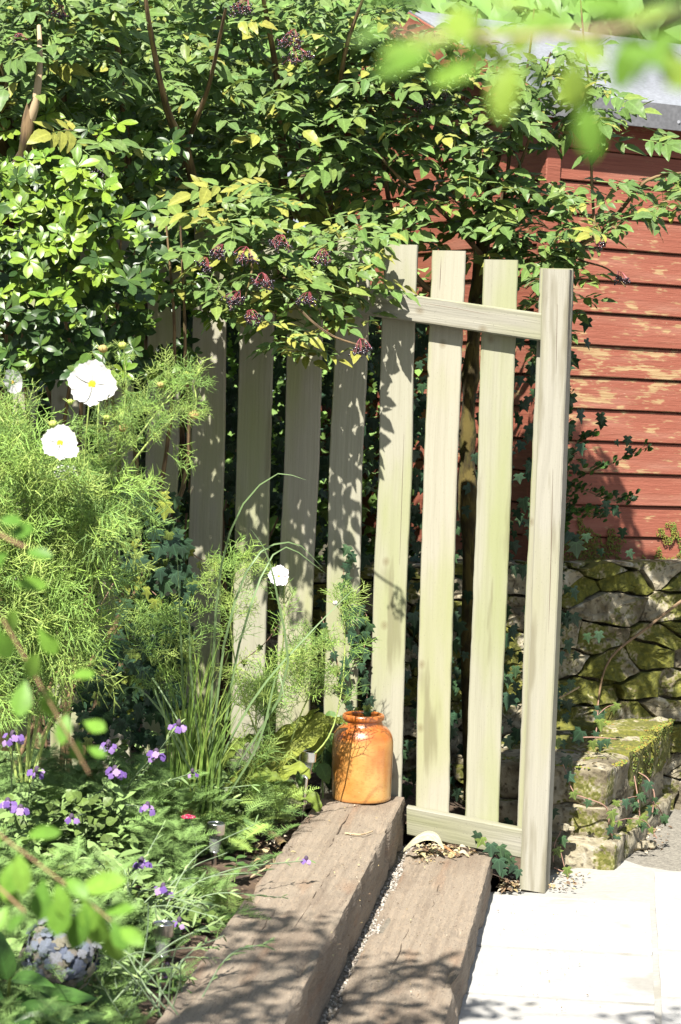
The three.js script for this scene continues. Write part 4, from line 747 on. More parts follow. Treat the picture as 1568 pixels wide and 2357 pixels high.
const ivyVein = tex(128, 128, 1, 1, (u, v) => { const x = (u - 0.5) / 0.9, y = v; let k = 0; for (const [ex, ey] of [[0, 1], [0.55, 0.52], [-0.55, 0.52], [0.46, 0.1], [-0.46, 0.1]]) { const dx = ex, dy = ey - 0.06, l = Math.hypot(dx, dy), t = clamp((x * dx + (y - 0.06) * dy) / (l * l)); const d = Math.hypot(x - dx * t, y - 0.06 - dy * t); k = Math.max(k, Math.exp(-Math.pow(d / 0.022, 2))); } const c = 190 + 40 * (fbm(u, v, 6, 6, 3, 41) - 0.5) + k * 65; return [c, c, c]; });
const ivyOpt = { through: 0.12, gloss: 0.5, cr: 0.3, map: ivyVein }, ivyMats = tones(ivyTone, ivyOpt);
function ivyLeaf(p, n, s, tone) { const down = V(sg() * 0.7, -1 + rnd() * 0.5, sg() * 0.3).normalize(); return { p, s, t: tone, g: Math.floor(rnd() * 3), m: leafM(p, down, n, s, rr(0.9, 1.15)) }; }
const ivyN = (p) => jit(toward(p, 0.6).addScaledVector(S, 0.8).normalize(), 0.55);
function runner(parent, lv, pts, step, size, toneFn, r = 0.002) {
  const p = curve(pts, 40); mesh('runner', new GB().tube(p, r, r * 0.6, 5).build(), M.ivyStem, parent); let acc = 0;
  for (let k = 1; k < p.length; k++) { acc += p[k].distanceTo(p[k - 1]); if (acc > step) { acc = 0; const q = p[k].clone().add(V(sg() * 0.02, sg() * 0.02, 0.01 + rnd() * 0.015)); lv.push(ivyLeaf(q, ivyN(q), size * rr(0.7, 1.25), toneFn())); } }
}
{
  const t = thing('ivy', V(-0.5, 0.2, -6.45), 'dark green ivy mound climbing the slats beside the cosmos', 'ivy');
  const lv = []; const tone = () => rnd() < 0.12 ? 4 + Math.floor(rnd() * 2) : Math.floor(rnd() * 4);
  const add = (s0, s1) => (p) => lv.push(ivyLeaf(p, ivyN(p), rr(s0, s1), tone()));
  fill([[250, 1140], [400, 1120], [425, 1240], [455, 1400], [430, 1520], [330, 1640], [190, 1660], [220, 1500], [290, 1400]], 5.95, 6.4, 400, add(0.028, 0.062));
  fill([[180, 1560], [420, 1560], [440, 1700], [170, 1700]], 5.9, 6.2, 90, add(0.028, 0.05));
  runner(t, lv, [P3([318, 1160, 6.05]), P3([325, 1250, 6.03]), P3([332, 1340, 6.02]), P3([360, 1370, 6.02])], 0.03, 0.045, () => rnd() < 0.6 ? 5 : 4);
  runner(t, lv, [P3([410, 1210, 6.35]), P3([440, 1270, 6.38]), P3([470, 1290, 6.4]), P3([490, 1290, 6.4])], 0.04, 0.032, () => 5);
  runner(t, lv, [P3([180, 1480, 6.1]), P3([240, 1380, 6.1]), P3([290, 1280, 6.1]), P3([310, 1150, 6.15])], 0.06, 0.045, tone);
  runner(t, lv, [P3([525, 1545, 6.32]), P3([560, 1520, 6.3]), P3([610, 1480, 6.3]), P3([640, 1440, 6.3])], 0.06, 0.026, () => 4);
  foliage(t, lv, ivyGeo, ivyMats, ivyTone, ivyOpt, 300);
}
{
  const b = FP(800, 1790, 0.03); const t = thing('ivy', V(b.x, 0.22, b.z + 0.02), 'ivy trail climbing the slat behind the stoneware jar', 'ivy');
  const lv = []; const tone = () => rnd() < 0.2 ? 4 : Math.floor(rnd() * 3);
  const Q = (x, y) => FP(x, y, 0.03);
  runner(t, lv, [Q(830, 1790), Q(815, 1650), Q(790, 1560), Q(820, 1480), Q(800, 1400), Q(790, 1330), Q(805, 1260)], 0.014, 0.034, tone);
  runner(t, lv, [Q(830, 1760), Q(845, 1600), Q(838, 1500), Q(845, 1420), Q(815, 1380)], 0.018, 0.034, tone); runner(t, lv, [Q(800, 1640), Q(770, 1500), Q(740, 1420)], 0.03, 0.03, tone);
  foliage(t, lv, ivyGeo, ivyMats, ivyTone, ivyOpt, 300);
}
{
  const t = thing('ivy', V(0.9, -0.01, -6.75), 'ivy runners straggling over the low mossy wall', 'ivy');
  const lv = []; const tone = () => rnd() < 0.3 ? 4 : 1 + Math.floor(rnd() * 2);
  const C = (cx, cy, d) => at(1241.9 + cx * 0.208, 1568 + cy * 0.208, d);
  runner(t, lv, [C(1250, 1450, 6.95), C(1270, 1250, 6.95), C(1200, 1080, 6.97), C(1100, 1010, 7.0)], 0.05, 0.032, tone, 0.003);
  runner(t, lv, [C(1120, 1600, 6.95), C(1090, 1300, 6.95), C(1050, 1050, 7.02)], 0.035, 0.03, tone, 0.003);
  runner(t, lv, [C(900, 1880, 6.8), C(780, 1650, 6.75), C(740, 1400, 6.74), C(500, 1290, 6.72), C(390, 1240, 6.72), C(260, 920, 6.74)], 0.055, 0.034, tone, 0.003);
  runner(t, lv, [C(1400, 1600, 7.1), C(1300, 1380, 7.0), C(1100, 1280, 6.97), C(860, 1340, 6.85)], 0.03, 0.03, tone);
  runner(t, lv, [C(1300, 1740, 6.9), C(1180, 1560, 6.9), C(1000, 1520, 6.85), C(820, 1560, 6.78)], 0.035, 0.028, tone);
  runner(t, lv, [C(620, 640, 6.98), C(640, 420, 7.02), C(655, 210, 7.05)], 0.03, 0.032, tone, 0.0025);
  runner(t, lv, [C(340, 630, 6.98), C(600, 620, 6.98), C(850, 640, 6.96)], 0.03, 0.034, tone, 0.003); runner(t, lv, [C(620, 400, 7.1), C(760, 280, 7.2), C(900, 250, 7.25)], 0.03, 0.03, tone);
  runner(t, lv, [C(150, 2000, 6.6), C(170, 1800, 6.62), C(240, 1640, 6.66), C(220, 1560, 6.68)], 0.05, 0.028, tone); runner(t, lv, [C(160, 2060, 6.58), C(270, 2100, 6.58), C(240, 1900, 6.6)], 0.05, 0.028, tone);
  foliage(t, lv, ivyGeo, ivyMats, ivyTone, ivyOpt, 300);
}
{
  const t = thing('ivy', onY(1150, 2000, 0.02), 'small ivy tuft at the end of the lower sleeper below the rail', 'ivy');
  const lv = []; for (const [x, y, s] of [[1112, 1925, 0.036], [1130, 1940, 0.05], [1150, 1945, 0.045], [1165, 1960, 0.05], [1148, 1975, 0.05], [1160, 2000, 0.03], [1185, 1990, 0.036], [1195, 2000, 0.03], [1100, 1915, 0.04], [1175, 1975, 0.035]]) { const p = at(x, y, 6.3); lv.push(ivyLeaf(p, ivyN(p), s, Math.floor(rr(1, 4.6)))); }
  mesh('runner', new GB().tube(curve([onY(1150, 2030, 0), at(1150, 1990, 6.33), at(1130, 1950, 6.33), at(1105, 1925, 6.32)], 12), 0.002, 0.001, 5).build(), M.ivyStem, t);
  foliage(t, lv, ivyGeo, ivyMats, ivyTone, ivyOpt, 300);
}

// ───────────────────────── bed plants ─────────────────────────
// grass-like clump: every blade its own ribbon
function blade(pts, w, fold = 0.35) {
  const g = new GB(), p = curve(pts, 10); let pr = null;
  p.forEach((q, i) => { const t = i / 10, d = (i < 10 ? p[i + 1].clone().sub(q) : q.clone().sub(p[i - 1])).normalize(); const c = toward(q); const s = V(0, 0, 0).crossVectors(d, c.add(S)).normalize(), n = V(0, 0, 0).crossVectors(s, d); const h = w * Math.pow(Math.max(0.02, 1 - t * t), 0.8) * (0.6 + 0.4 * Math.min(1, t * 5)); const id = [g.v(q.clone().addScaledVector(s, -h), 0, t), g.v(q.clone().addScaledVector(n, -h * fold), 0.5, t), g.v(q.clone().addScaledVector(s, h), 1, t)]; if (pr) { g.q(pr[0], pr[1], id[1], id[0]); g.q(pr[1], pr[2], id[2], id[1]); } pr = id; });
  return g.build();
}
const bladeMats = tones([[0.13, 0.22, 0.04], [0.17, 0.27, 0.05], [0.11, 0.18, 0.04], [0.24, 0.32, 0.07], [0.13, 0.2, 0.08]], { through: 0.25, gloss: 0.35, cr: 0.35, map: null });
{
  const B = at(440, 1835, 5.8); B.y = 0.22; const t = thing('grass_clump', B, 'clump of long upright green strap leaves in front of the slats', 'ornamental grass');
  for (let k = 0; k < 170; k++) {
    const b = B.clone().add(V(sg() * 0.1, 0, sg() * 0.07)); const h = rr(0.24, 0.62) * (k < 120 ? 1 : 0.7), lean = V(sg() * 0.3 + 0.05, 0, sg() * 0.22); const mid = b.clone().addScaledVector(lean, h * 0.5).add(V(0, h * 0.62, 0)); const tip = b.clone().addScaledVector(lean, h * 1.35).add(V(0, h * rr(0.86, 1.05), 0));
    mesh('blade', blade([b, b.clone().lerp(mid, 0.5), mid, tip], rr(0.0022, 0.0042)), bladeMats[k % 4], t);
  }
  for (const a of [[[480, 1800, 5.8], [492, 1500, 5.75], [510, 1300, 5.72], [560, 1160, 5.7], [640, 1090, 5.68], [705, 1105, 5.66]], [[520, 1800, 5.85], [660, 1560, 5.8], [640, 1380, 5.78], [612, 1270, 5.76], [578, 1218, 5.75]], [[430, 1800, 5.8], [418, 1500, 5.75], [408, 1270, 5.72]], [[470, 1800, 5.8], [440, 1550, 5.75], [435, 1360, 5.72]], [[500, 1800, 5.85], [560, 1450, 5.9], [650, 1260, 6.0], [750, 1320, 6.05]], [[480, 1800, 5.8], [530, 1420, 5.75], [600, 1270, 5.8], [680, 1250, 5.85], [745, 1310, 5.9]], [[470, 1820, 5.8], [590, 1600, 5.8], [720, 1450, 5.85], [830, 1340, 5.9]], [[470, 1820, 5.8], [380, 1650, 5.7], [300, 1580, 5.6], [250, 1640, 5.55]], [[470, 1820, 5.8], [400, 1700, 5.6], [350, 1560, 5.55], [400, 1640, 5.5], [450, 1740, 5.45]], [[520, 1840, 5.85], [600, 1700, 5.8], [640, 1550, 5.8], [660, 1640, 5.75]]])
    mesh('blade', blade(a.map(P3), 0.0034), bladeMats[4], t);
}
// strap-leaved fern with rippled pale fronds
{
  const B = at(560, 1840, 6.1); B.y = 0.21; const t = thing('strap_fern', B, 'strap-leaved fern with rippled yellow-green fronds beside the solar light', 'fern');
  const mats = tones([[0.27, 0.33, 0.05], [0.33, 0.38, 0.07], [0.18, 0.25, 0.04]], { through: 0.2, gloss: 0.15, cr: 0.45, map: veinTex(34, 0.12, 88) });
  const fr = (pts, w, k) => { const p = curve(pts.map(([a, b, c]) => at(a, b, c + 0.1)), 26), g = new GB(); let pr = null; p.forEach((q, i) => { const f = i / 26, d = (i < 26 ? p[i + 1].clone().sub(q) : q.clone().sub(p[i - 1])).normalize(), s = V(0, 0, 0).crossVectors(d, V(0, 0.8, 0.6)).normalize(), n = V(0, 0, 0).crossVectors(s, d); const h = w * Math.pow(Math.sin(Math.PI * clamp(f * 0.86 + 0.13)), 0.55); const id = [-1, -0.5, 0, 0.5, 1].map((e) => g.v(q.clone().addScaledVector(s, e * h).addScaledVector(n, Math.abs(e) * h * 0.3 + Math.abs(e) * 0.006 * Math.sin(f * 42 + (e > 0 ? 0 : 2))), (e + 1) / 2, f)); if (pr) for (let j = 0; j < 4; j++) g.q(pr[j], pr[j + 1], id[j + 1], id[j]); pr = id; }); mesh('frond', g.build(), mats[k % 3], t); };
  fr([[470, 1850, 6.0], [560, 1790, 6.05], [640, 1700, 6.1], [700, 1660, 6.15], [735, 1630, 6.15]], 0.02, 0); fr([[500, 1830, 6.05], [600, 1760, 6.1], [680, 1700, 6.12], [740, 1655, 6.15], [768, 1668, 6.15]], 0.024, 1);
  fr([[520, 1830, 6.05], [600, 1780, 6.05], [660, 1740, 6.08], [720, 1700, 6.1], [745, 1665, 6.12]], 0.026, 1); fr([[530, 1830, 6.05], [580, 1800, 6.0], [640, 1790, 5.98], [690, 1770, 5.98], [715, 1790, 5.96]], 0.024, 0);
  fr([[540, 1830, 6.08], [620, 1800, 6.1], [680, 1830, 6.1], [720, 1840, 6.1], [735, 1875, 6.1]], 0.026, 2); fr([[530, 1840, 6.0], [560, 1790, 5.95], [600, 1780, 5.93], [650, 1795, 5.92]], 0.022, 2); fr([[520, 1840, 6.05], [500, 1770, 6.05], [540, 1720, 6.1], [600, 1690, 6.15]], 0.022, 2); fr([[540, 1840, 6.1], [640, 1770, 6.2], [720, 1740, 6.22], [760, 1660, 6.24], [800, 1665, 6.24]], 0.02, 0);
}
// broad toothed leaves left of the jar
const broadGeo = [leafGeo({ w: 0.36, out: ovate, rows: 12, fold: 0.2, droop: 0.2, serr: 0.09, wave: 0.01 })];
{
  const B = at(745, 1830, 6.38); B.y = 0.22; const t = thing('leafy_sapling', B, 'sapling with broad toothed leaves against the left side of the jar', 'plant');
  const mats = tones([[0.07, 0.16, 0.035], [0.12, 0.24, 0.05], [0.045, 0.11, 0.03]], elderOpt);
  for (const [x, y, d, ax, ay, s, k] of [[745, 1650, 6.42, 0.6, 0.1, 0.055, 1], [755, 1685, 6.36, 0.3, -1, 0.07, 1], [735, 1755, 6.33, 0.5, -0.9, 0.07, 1], [700, 1770, 6.34, -0.2, -1, 0.06, 1], [775, 1660, 6.44, 0.9, 0.2, 0.05, 0], [730, 1700, 6.4, -0.5, -0.6, 0.06, 2], [745, 1720, 6.4, 0.2, -0.9, 0.06, 2], [720, 1740, 6.36, 0.1, -0.8, 0.05, 0], [758, 1790, 6.4, 0.3, -1, 0.045, 2], [690, 1720, 6.42, -0.9, -0.3, 0.05, 2], [765, 1735, 6.42, 0.1, -1, 0.05, 2]]) { const p = at(x, y, d + 0.06); placed('leaf', broadGeo[0], mats[k], leafM(p, V(ax, ay, 0.3).normalize(), jit(S.clone().add(toward(p, 0.8)).normalize(), 0.2), s), t); }
  mesh('stem', new GB().tube(curve([B, at(742, 1760, 6.4), at(745, 1690, 6.42), at(760, 1650, 6.44)], 12), 0.003, 0.0015, 5).build(), M.greenStem, t);
  for (const q of [[730, 1700, 6.4], [735, 1755, 6.35], [700, 1770, 6.36]]) mesh('leaf_stalk', new GB().tube([at(744, 1740, 6.4), P3(q)], 0.0014, 0.001, 4).build(), M.greenStem, t);
}
// yarrow: ferny leaves, one flat red flower head
function fernFrond(s0) {
  const g = new GB(); let s = s0; const rn = () => { s = (s * 16807) % 2147483647; return s / 2147483647; };
  const sp = (t) => V(0.06 * Math.sin(t * 3), t, -0.22 * t * t); const tri = (a, d, w, n) => { const i = g.v(a.clone().addScaledVector(n, -w)), j = g.v(a.clone().addScaledVector(n, w)), k = g.v(a.clone().add(d)); g.t(i, j, k); };
  for (let k = 0; k < 6; k++) { const a = sp(k / 6), b = sp((k + 1) / 6); g.q(g.v(a.clone().add(V(-0.01, 0, 0))), g.v(a.clone().add(V(0.01, 0, 0))), g.v(b.clone().add(V(0.007, 0, 0))), g.v(b.clone().add(V(-0.007, 0, 0)))); }
  for (let k = 1; k < 22; k++) for (const q of [-1, 1]) { const t = k / 22, a = sp(t), L = 0.24 * Math.sin(Math.PI * Math.pow(t, 0.7)) + 0.03; const d = V(q * L, L * 0.4, (rn() - 0.3) * L * 0.5); tri(a, d, 0.014, V(0, 1, 0)); for (let j = 0; j < 3; j++) { const f = 0.35 + j * 0.22; tri(a.clone().addScaledVector(d, f), V(q * L * 0.2, L * (j % 2 ? -0.22 : 0.38), (rn() - 0.5) * L * 0.5), 0.011, V(q * 0.5, 0.5, 0)); } }
  return g.build();
}
const fernGeo = [fernFrond(5), fernFrond(55)];
const fernTone = [[0.1, 0.18, 0.04], [0.13, 0.21, 0.05], [0.08, 0.15, 0.04], [0.17, 0.25, 0.05]];
{
  const B = onY(445, 2010, 0.22); const t = thing('yarrow', B, 'ferny yarrow with a single flat crimson flower head', 'flowering plant');
  const top = P3([433, 1882, 5.5]); mesh('stem', new GB().tube(curve([B, at(452, 1960, 5.5), at(447, 1910, 5.5), top], 12), 0.002, 0.0014, 5).build(), M.greyStem, t);
  const hd = new THREE.SphereGeometry(0.011, 10, 6); hd.scale(1, 0.5, 1); hd.translate(top.x, top.y - 0.002, top.z); const fl = mesh('flower_head', hd, M.greyStem, t);
  const ig = new THREE.IcosahedronGeometry(1, 0), pe = [[], []]; for (let k = 0; k < 90; k++) { const r = Math.sqrt(k / 90) * 0.019, a = k * 2.4; const p = top.clone().add(V(Math.cos(a) * r, 0.006 - r * 0.3 + rnd() * 0.003, Math.sin(a) * r)); pe[k % 5 ? 0 : 1].push(ig.clone().applyMatrix4(new THREE.Matrix4().compose(p, new THREE.Quaternion(), V(0.0024, 0.0016, 0.0024)))); }
  mesh('florets', mergeGeometries(pe[0]), std({ color: rgb(0.42, 0.02, 0.08), roughness: 0.8 }), fl); mesh('florets', mergeGeometries(pe[1]), std({ color: rgb(0.6, 0.3, 0.3), roughness: 0.8 }), fl);
  const fr = []; for (let k = 0; k < 170; k++) { const p = onY(rr(360, 640), rr(1830, 2060), 0.21); if (p.x > SF.x + (p.z - SF.z) / AD.z * AD.x - 0.3) continue; p.y += rr(0, 0.14); if (hides(p)) continue; const a = rnd() * 6.28; fr.push(leafM(p, V(Math.cos(a), rr(0.1, 0.8), Math.sin(a)).normalize(), jit(Y, 0.4), rr(0.07, 0.14))); }
  for (let k = 0; k < 46; k++) { const p = at(rr(430, 560), rr(2090, 2190), rr(5.0, 5.2)); p.y = Math.max(p.y, 0.23); if (hides(p)) continue; fr.push(leafM(p, V(rr(-0.2, 1), rr(0, 0.5), rr(-0.3, 0.8)).normalize(), jit(Y, 0.4), rr(0.06, 0.12))); }
  for (let k = 0; k < 50; k++) { const p = at(rr(560, 650), rr(1800, 1900), rr(5.9, 6.1)); p.y = Math.max(0.22, p.y); if (hides(p)) continue; fr.push(leafM(p, V(rr(-0.4, 1), rr(0, 0.6), rr(-0.3, 0.8)).normalize(), jit(Y, 0.4), rr(0.06, 0.12))); }
  fronds(t, fr, 'ferny_foliage', fernTone, fernGeo, phy({ roughness: 0.8, side: THREE.DoubleSide }));
}
// perennial wallflowers: grey wiry stems with heads of four-petalled mauve flowers
const lanceGeo = [leafGeo({ w: 0.1, out: oval, rows: 5, fold: 0.4, droop: 0.15, stalk: 0 }), leafGeo({ w: 0.13, out: oval, rows: 5, fold: 0.25, droop: 0.3, stalk: 0 })];
const floretGeo = (() => { const g = []; for (let k = 0; k < 4; k++) { const p = leafGeo({ w: 0.52, out: (t) => Math.pow(Math.sin(Math.PI * (0.1 + 0.72 * t)), 0.8), rows: 4, fold: -0.05, droop: 0.12, stalk: 0 }); p.rotateZ(k * Math.PI / 2 + 0.1); g.push(p); } return mergeGeometries(g); })();
const mauve = [[0.17, 0.1, 0.29], [0.24, 0.15, 0.35], [0.12, 0.065, 0.23], [0.31, 0.21, 0.38]].map((c) => leafMat(rgb(...c), { through: 0.25, gloss: 0, map: null }));
const budDark = std({ color: rgb(0.05, 0.03, 0.06), roughness: 0.8 });
const wallTone = [[0.12, 0.19, 0.06], [0.15, 0.22, 0.08], [0.09, 0.15, 0.045], [0.2, 0.27, 0.1]];
function wallflower(base, heads, label, leafN, spread) {
  const B = onY(base[0], base[1], 0.22); const t = thing('wallflower', B, label, 'flowering plant', 'mauve wallflowers in the bed');
  const fr = []; const gm = phy({ roughness: 0.8, side: THREE.DoubleSide });
  const leafy = (p, i0) => p.forEach((q, i) => { if (i > i0) if (!hides(q)) for (let j = 0; j < 2; j++) { const d = (i < p.length - 1 ? p[i + 1].clone().sub(q) : q.clone().sub(p[i - 1])).normalize(); fr.push(leafM(q, jit(d, 1.0), jit(S, 0.6), rr(0.016, 0.036), 0.7)); } });
  heads.forEach(([x, y, d, n, sc], hi) => {
    const top = at(x, y, d); const mid = B.clone().lerp(top, 0.5).add(V(sg() * 0.04, 0.05, sg() * 0.03)); const b0 = B.clone().add(V(sg() * 0.1, 0, sg() * 0.08)); const p = curve([b0, mid, top], 16);
    mesh('stem', new GB().tube(p, 0.0024, 0.0013, 5).build(), M.greyStem, t); leafy(p, 4);
    const cg = new THREE.SphereGeometry(0.006 * sc, 8, 6); cg.scale(1, 1.5, 1); cg.translate(top.x, top.y + 0.004, top.z); const h = mesh('flower_head', cg, budDark, t);
    for (let k = 0; k < n; k++) { const a = k / n * 6.28 + rnd(), el = rr(-0.6, 0.5); const o = V(Math.cos(a), el, Math.sin(a)).normalize(); const q = top.clone().addScaledVector(o, rr(0.01, 0.019) * sc).add(V(0, -0.006, 0)); const nn = o.clone().addScaledVector(S, 0.8).add(toward(q, 0.6)).normalize(); placed('floret', floretGeo, mauve[(k + hi) % 4], leafM(q, V(0, 0, 0).crossVectors(nn, V(rnd(), rnd(), 0.3)), nn, rr(0.006, 0.0085) * sc), h); }
  });
  for (let k = 0; k < leafN; k++) { const a = rnd() * 6.28, L = rr(0.12, spread); const e = B.clone().add(V(Math.cos(a) * L, rr(0.04, 0.22), Math.sin(a) * L * 0.8)); const b0 = B.clone().add(V(sg() * 0.16, 0, sg() * 0.12)); const p = curve([b0, b0.clone().lerp(e, 0.5).add(V(sg() * 0.03, 0.05, sg() * 0.03)), e.add(V(sg() * 0.08, 0, sg() * 0.06))], 12); mesh('stem', new GB().tube(p, 0.0018, 0.001, 4).build(), M.greyStem, t); leafy(p, 2); }
  lanceGeo.forEach((g, gi) => stuff('foliage', g, gm, fr.filter((_, i) => i % 2 === gi).map((m) => { const c = wallTone[Math.floor(rnd() * 4)], k = rr(0.8, 1.25); return { m, c: rgb(c[0] * k, c[1] * k, c[2] * k) }; }), t));
}
wallflower([60, 2000], [[30, 1695, 5.1, 8, 1.3], [18, 1850, 4.95, 8, 1.3], [48, 1865, 4.95, 6, 1.2], [85, 1775, 5.15, 4, 1.1]], 'mauve wallflower with tall dark stems at the edge of the cosmos', 14, 0.3);
wallflower([240, 1960], [[250, 1715, 5.3, 8, 1.15], [265, 1775, 5.25, 10, 1.3], [360, 1735, 5.35, 9, 1.2], [412, 1668, 5.45, 6, 1.2], [340, 1857, 5.2, 4, 1.1], [165, 1885, 5.1, 5, 1.1], [443, 1778, 5.5, 3, 0.8]], 'mauve wallflower with its heads spread in front of the grass clump', 26, 0.4);
wallflower([300, 2150], [[325, 1985, 4.9, 7, 1.2], [376, 2045, 4.85, 7, 1.15], [413, 2122, 4.85, 6, 1.0], [705, 1980, 5.3, 3, 0.9]], 'mauve wallflower with one wiry stem reaching over the sleeper', 26, 0.4);
wallflower([330, 2340], [[385, 2228, 4.62, 6, 1.0], [293, 2263, 4.55, 7, 1.1], [360, 2260, 4.6, 3, 0.8]], 'low mauve wallflower below the shaded solar light', 16, 0.25);
// hydrangea at the near corner of the bed
{
  const B = onY(60, 2420, 0.22); B.x -= 0.05; const t = thing('hydrangea', B, 'hydrangea with one fading blue-grey flower head and large pointed leaves', 'shrub');
  const c = at(140, 2195, 4.2); const core = new THREE.SphereGeometry(0.05, 12, 8); core.translate(c.x, c.y, c.z); const hd = mesh('flower_head', core, std({ color: rgb(0.09, 0.09, 0.07), roughness: 1 }), t);
  const mats = [[0.22, 0.25, 0.33], [0.28, 0.29, 0.34], [0.28, 0.25, 0.23], [0.3, 0.28, 0.22], [0.18, 0.21, 0.31]].map((q) => leafMat(rgb(...q), { through: 0.2, gloss: 0, map: veinB }));
  for (let k = 0; k < 260; k++) { const y = 1 - 2 * (k + 0.5) / 260, r = Math.sqrt(1 - y * y), a = k * 2.39996; const n = V(Math.cos(a) * r, y * 0.8, Math.sin(a) * r).normalize(); if (n.z < -0.5) continue; const p = c.clone().addScaledVector(n, 0.06 + rnd() * 0.02); placed('floret', floretGeo, mats[Math.floor(rnd() * 5)], leafM(p, V(0, 0, 0).crossVectors(n, V(rnd(), 1, rnd())), jit(n, 0.7), rr(0.01, 0.015)), hd); }
  mesh('stem', new GB().tube(curve([B, B.clone().lerp(c, 0.5).add(V(0.03, 0, 0)), c], 12), 0.005, 0.004, 6).build(), M.greenStem, t);
  const geo = leafGeo({ w: 0.26, out: ovate, rows: 12, fold: 0.35, droop: 0.3, serr: 0.06 }); const lm = tones([[0.05, 0.14, 0.02], [0.07, 0.18, 0.025], [0.035, 0.1, 0.02]], { through: 0.3, gloss: 0.6, cr: 0.28, map: veinA });
  const st = (pts) => mesh('stem', new GB().tube(curve(pts, 12), 0.005, 0.003, 6).build(), M.paleStem, t); st([B, at(15, 2330, 4.15), at(25, 2230, 4.1)]);
  for (const [x, y, d, ax, ay, az, s, k] of [[20, 2330, 4.1, 1, 0.45, 0.1, 0.17, 1], [20, 2260, 4.08, -0.3, 1, 0.1, 0.11, 0], [22, 2255, 4.07, 1, 0.2, 0.3, 0.09, 1], [20, 2335, 4.05, 1, 0.1, 0.3, 0.17, 0], [25, 2350, 4.0, 1, -0.2, 0.3, 0.15, 1], [15, 2300, 4.08, -1, 0.3, 0.2, 0.12, 0], [60, 2370, 4.05, 0.6, 0.3, 0.3, 0.12, 2], [10, 2240, 4.1, -0.6, 0.8, 0, 0.1, 2], [110, 2340, 4.2, 0.8, 0.1, 0.1, 0.12, 2], [150, 2300, 4.25, 0.3, -0.8, 0.2, 0.1, 2], [90, 2300, 4.25, -0.3, -0.8, 0.3, 0.1, 2], [20, 2380, 3.98, 0.9, 0.3, 0.3, 0.13, 0], [150, 2380, 4.1, 0.5, 0.2, 0.3, 0.1, 2]]) { const p = at(x, y, d); placed('leaf', geo, lm[k], leafM(p, V(ax, ay, az).normalize(), jit(V(-0.2, 1, 0.5).normalize(), 0.2), s), t); }
}
// mixed low growth over the soil: nobody could count it
{
  const A = [], Bl = [], Cl = []; const out = [[-60, 1610], [250, 1590], [450, 1640], [600, 1720], [680, 1800], [640, 1880], [590, 1930], [530, 1990], [480, 2110], [420, 2220], [380, 2400], [-60, 2420]];
  let n = 0, guard = 0;
  while (n < 6400 && guard++ < 90000) {
    const z = rr(-6.4, -3.9), xr = SF.x + (z - SF.z) / AD.z * AD.x - 0.27, x = xr - Math.pow(rnd(), 0.8) * 1.2; const y = onBed(x, z); const edge = clamp((xr - x) / 0.25); const h = rr(0, 0.04 + 0.2 * edge) * (n3(x * 5, 1, z * 5, 9) > -0.2 ? 1 : 0.4); const p = V(x, y + h, z), q = proj(p);
    if (!inPoly(q[0], q[1], out) || hides(p)) continue; if (edge < 0.3 && n3(x * 6, 3, z * 6, 4) < 0.1) continue; n++;
    const a = rnd() * 6.28, dir = V(Math.cos(a), rr(0, 1.1), Math.sin(a)).normalize(), k = rr(0.75, 1.25), patch = n3(x * 3.2, 2, z * 3.2, 2);
    if (patch > -0.05) A.push({ m: leafM(p, dir, jit(Y, 0.5), rr(0.04, 0.1)), c: rgb(0.11 * k, 0.19 * k, 0.045 * k) });
    else if (patch > -0.45) Bl.push({ m: leafM(p, dir, jit(S, 0.5), rr(0.03, 0.075), 1.3), c: rgb(0.12 * k, 0.19 * k, 0.05 * k) });
    else Cl.push({ m: leafM(p, dir, jit(S, 0.4), rr(0.016, 0.034), 1.5), c: rgb(0.14 * k, 0.22 * k, 0.045 * k) });
  }
  const put = (name, g, mat, L, label) => { const o = stuff(name, g, mat, L); o.userData.label = label; o.userData.category = 'ground cover'; };
  put('ferny_ground_cover', fernGeo[0], phy({ roughness: 0.8, side: THREE.DoubleSide }), A, 'low ferny green growth covering the soil of the bed');
  put('narrow_ground_cover', lanceGeo[1], phy({ roughness: 0.75, side: THREE.DoubleSide }), Bl, 'low narrow-leaved growth between the wallflowers');
  put('broad_ground_cover', broadGeo[0], WHITE(elderOpt), Cl, 'low small-leaved weeds spread through the bed');
}
// small weeds on the bare soil by the sleeper
for (const [x, y, h, lab] of [[562, 1975, 0.07, 'pale green seedling with opposite leaves on bare soil by the sleeper'], [540, 2030, 0.06, 'darker green seedling below the yarrow beside its solar light'], [395, 2310, 0.07, 'single-stemmed weed at the sleeper edge near the shaded light']]) {
  const B = onY(x, y, 0.22), t = thing('seedling', B, lab, 'plant'); const mats = tones([[0.16, 0.28, 0.04], [0.08, 0.18, 0.03]], elderOpt), dk = x === 562 ? 0 : 1; const geo = lanceGeo[1];
  mesh('stem', new GB().tube([B, B.clone().add(V(0.004, h, 0))], 0.0014, 0.001, 4).build(), M.greenStem, t);
  for (let k = 0; k < 10; k++) { const yy = h * (0.3 + 0.7 * Math.floor(k / 2) / 4), a = k * Math.PI + Math.floor(k / 2) * 1.4; placed('leaf', geo, mats[dk], leafM(B.clone().add(V(0.003, yy, 0)), V(Math.cos(a), 0.35, Math.sin(a)).normalize(), V(0, 1, 0.2), rr(0.028, 0.042), 2.2), t); }
}
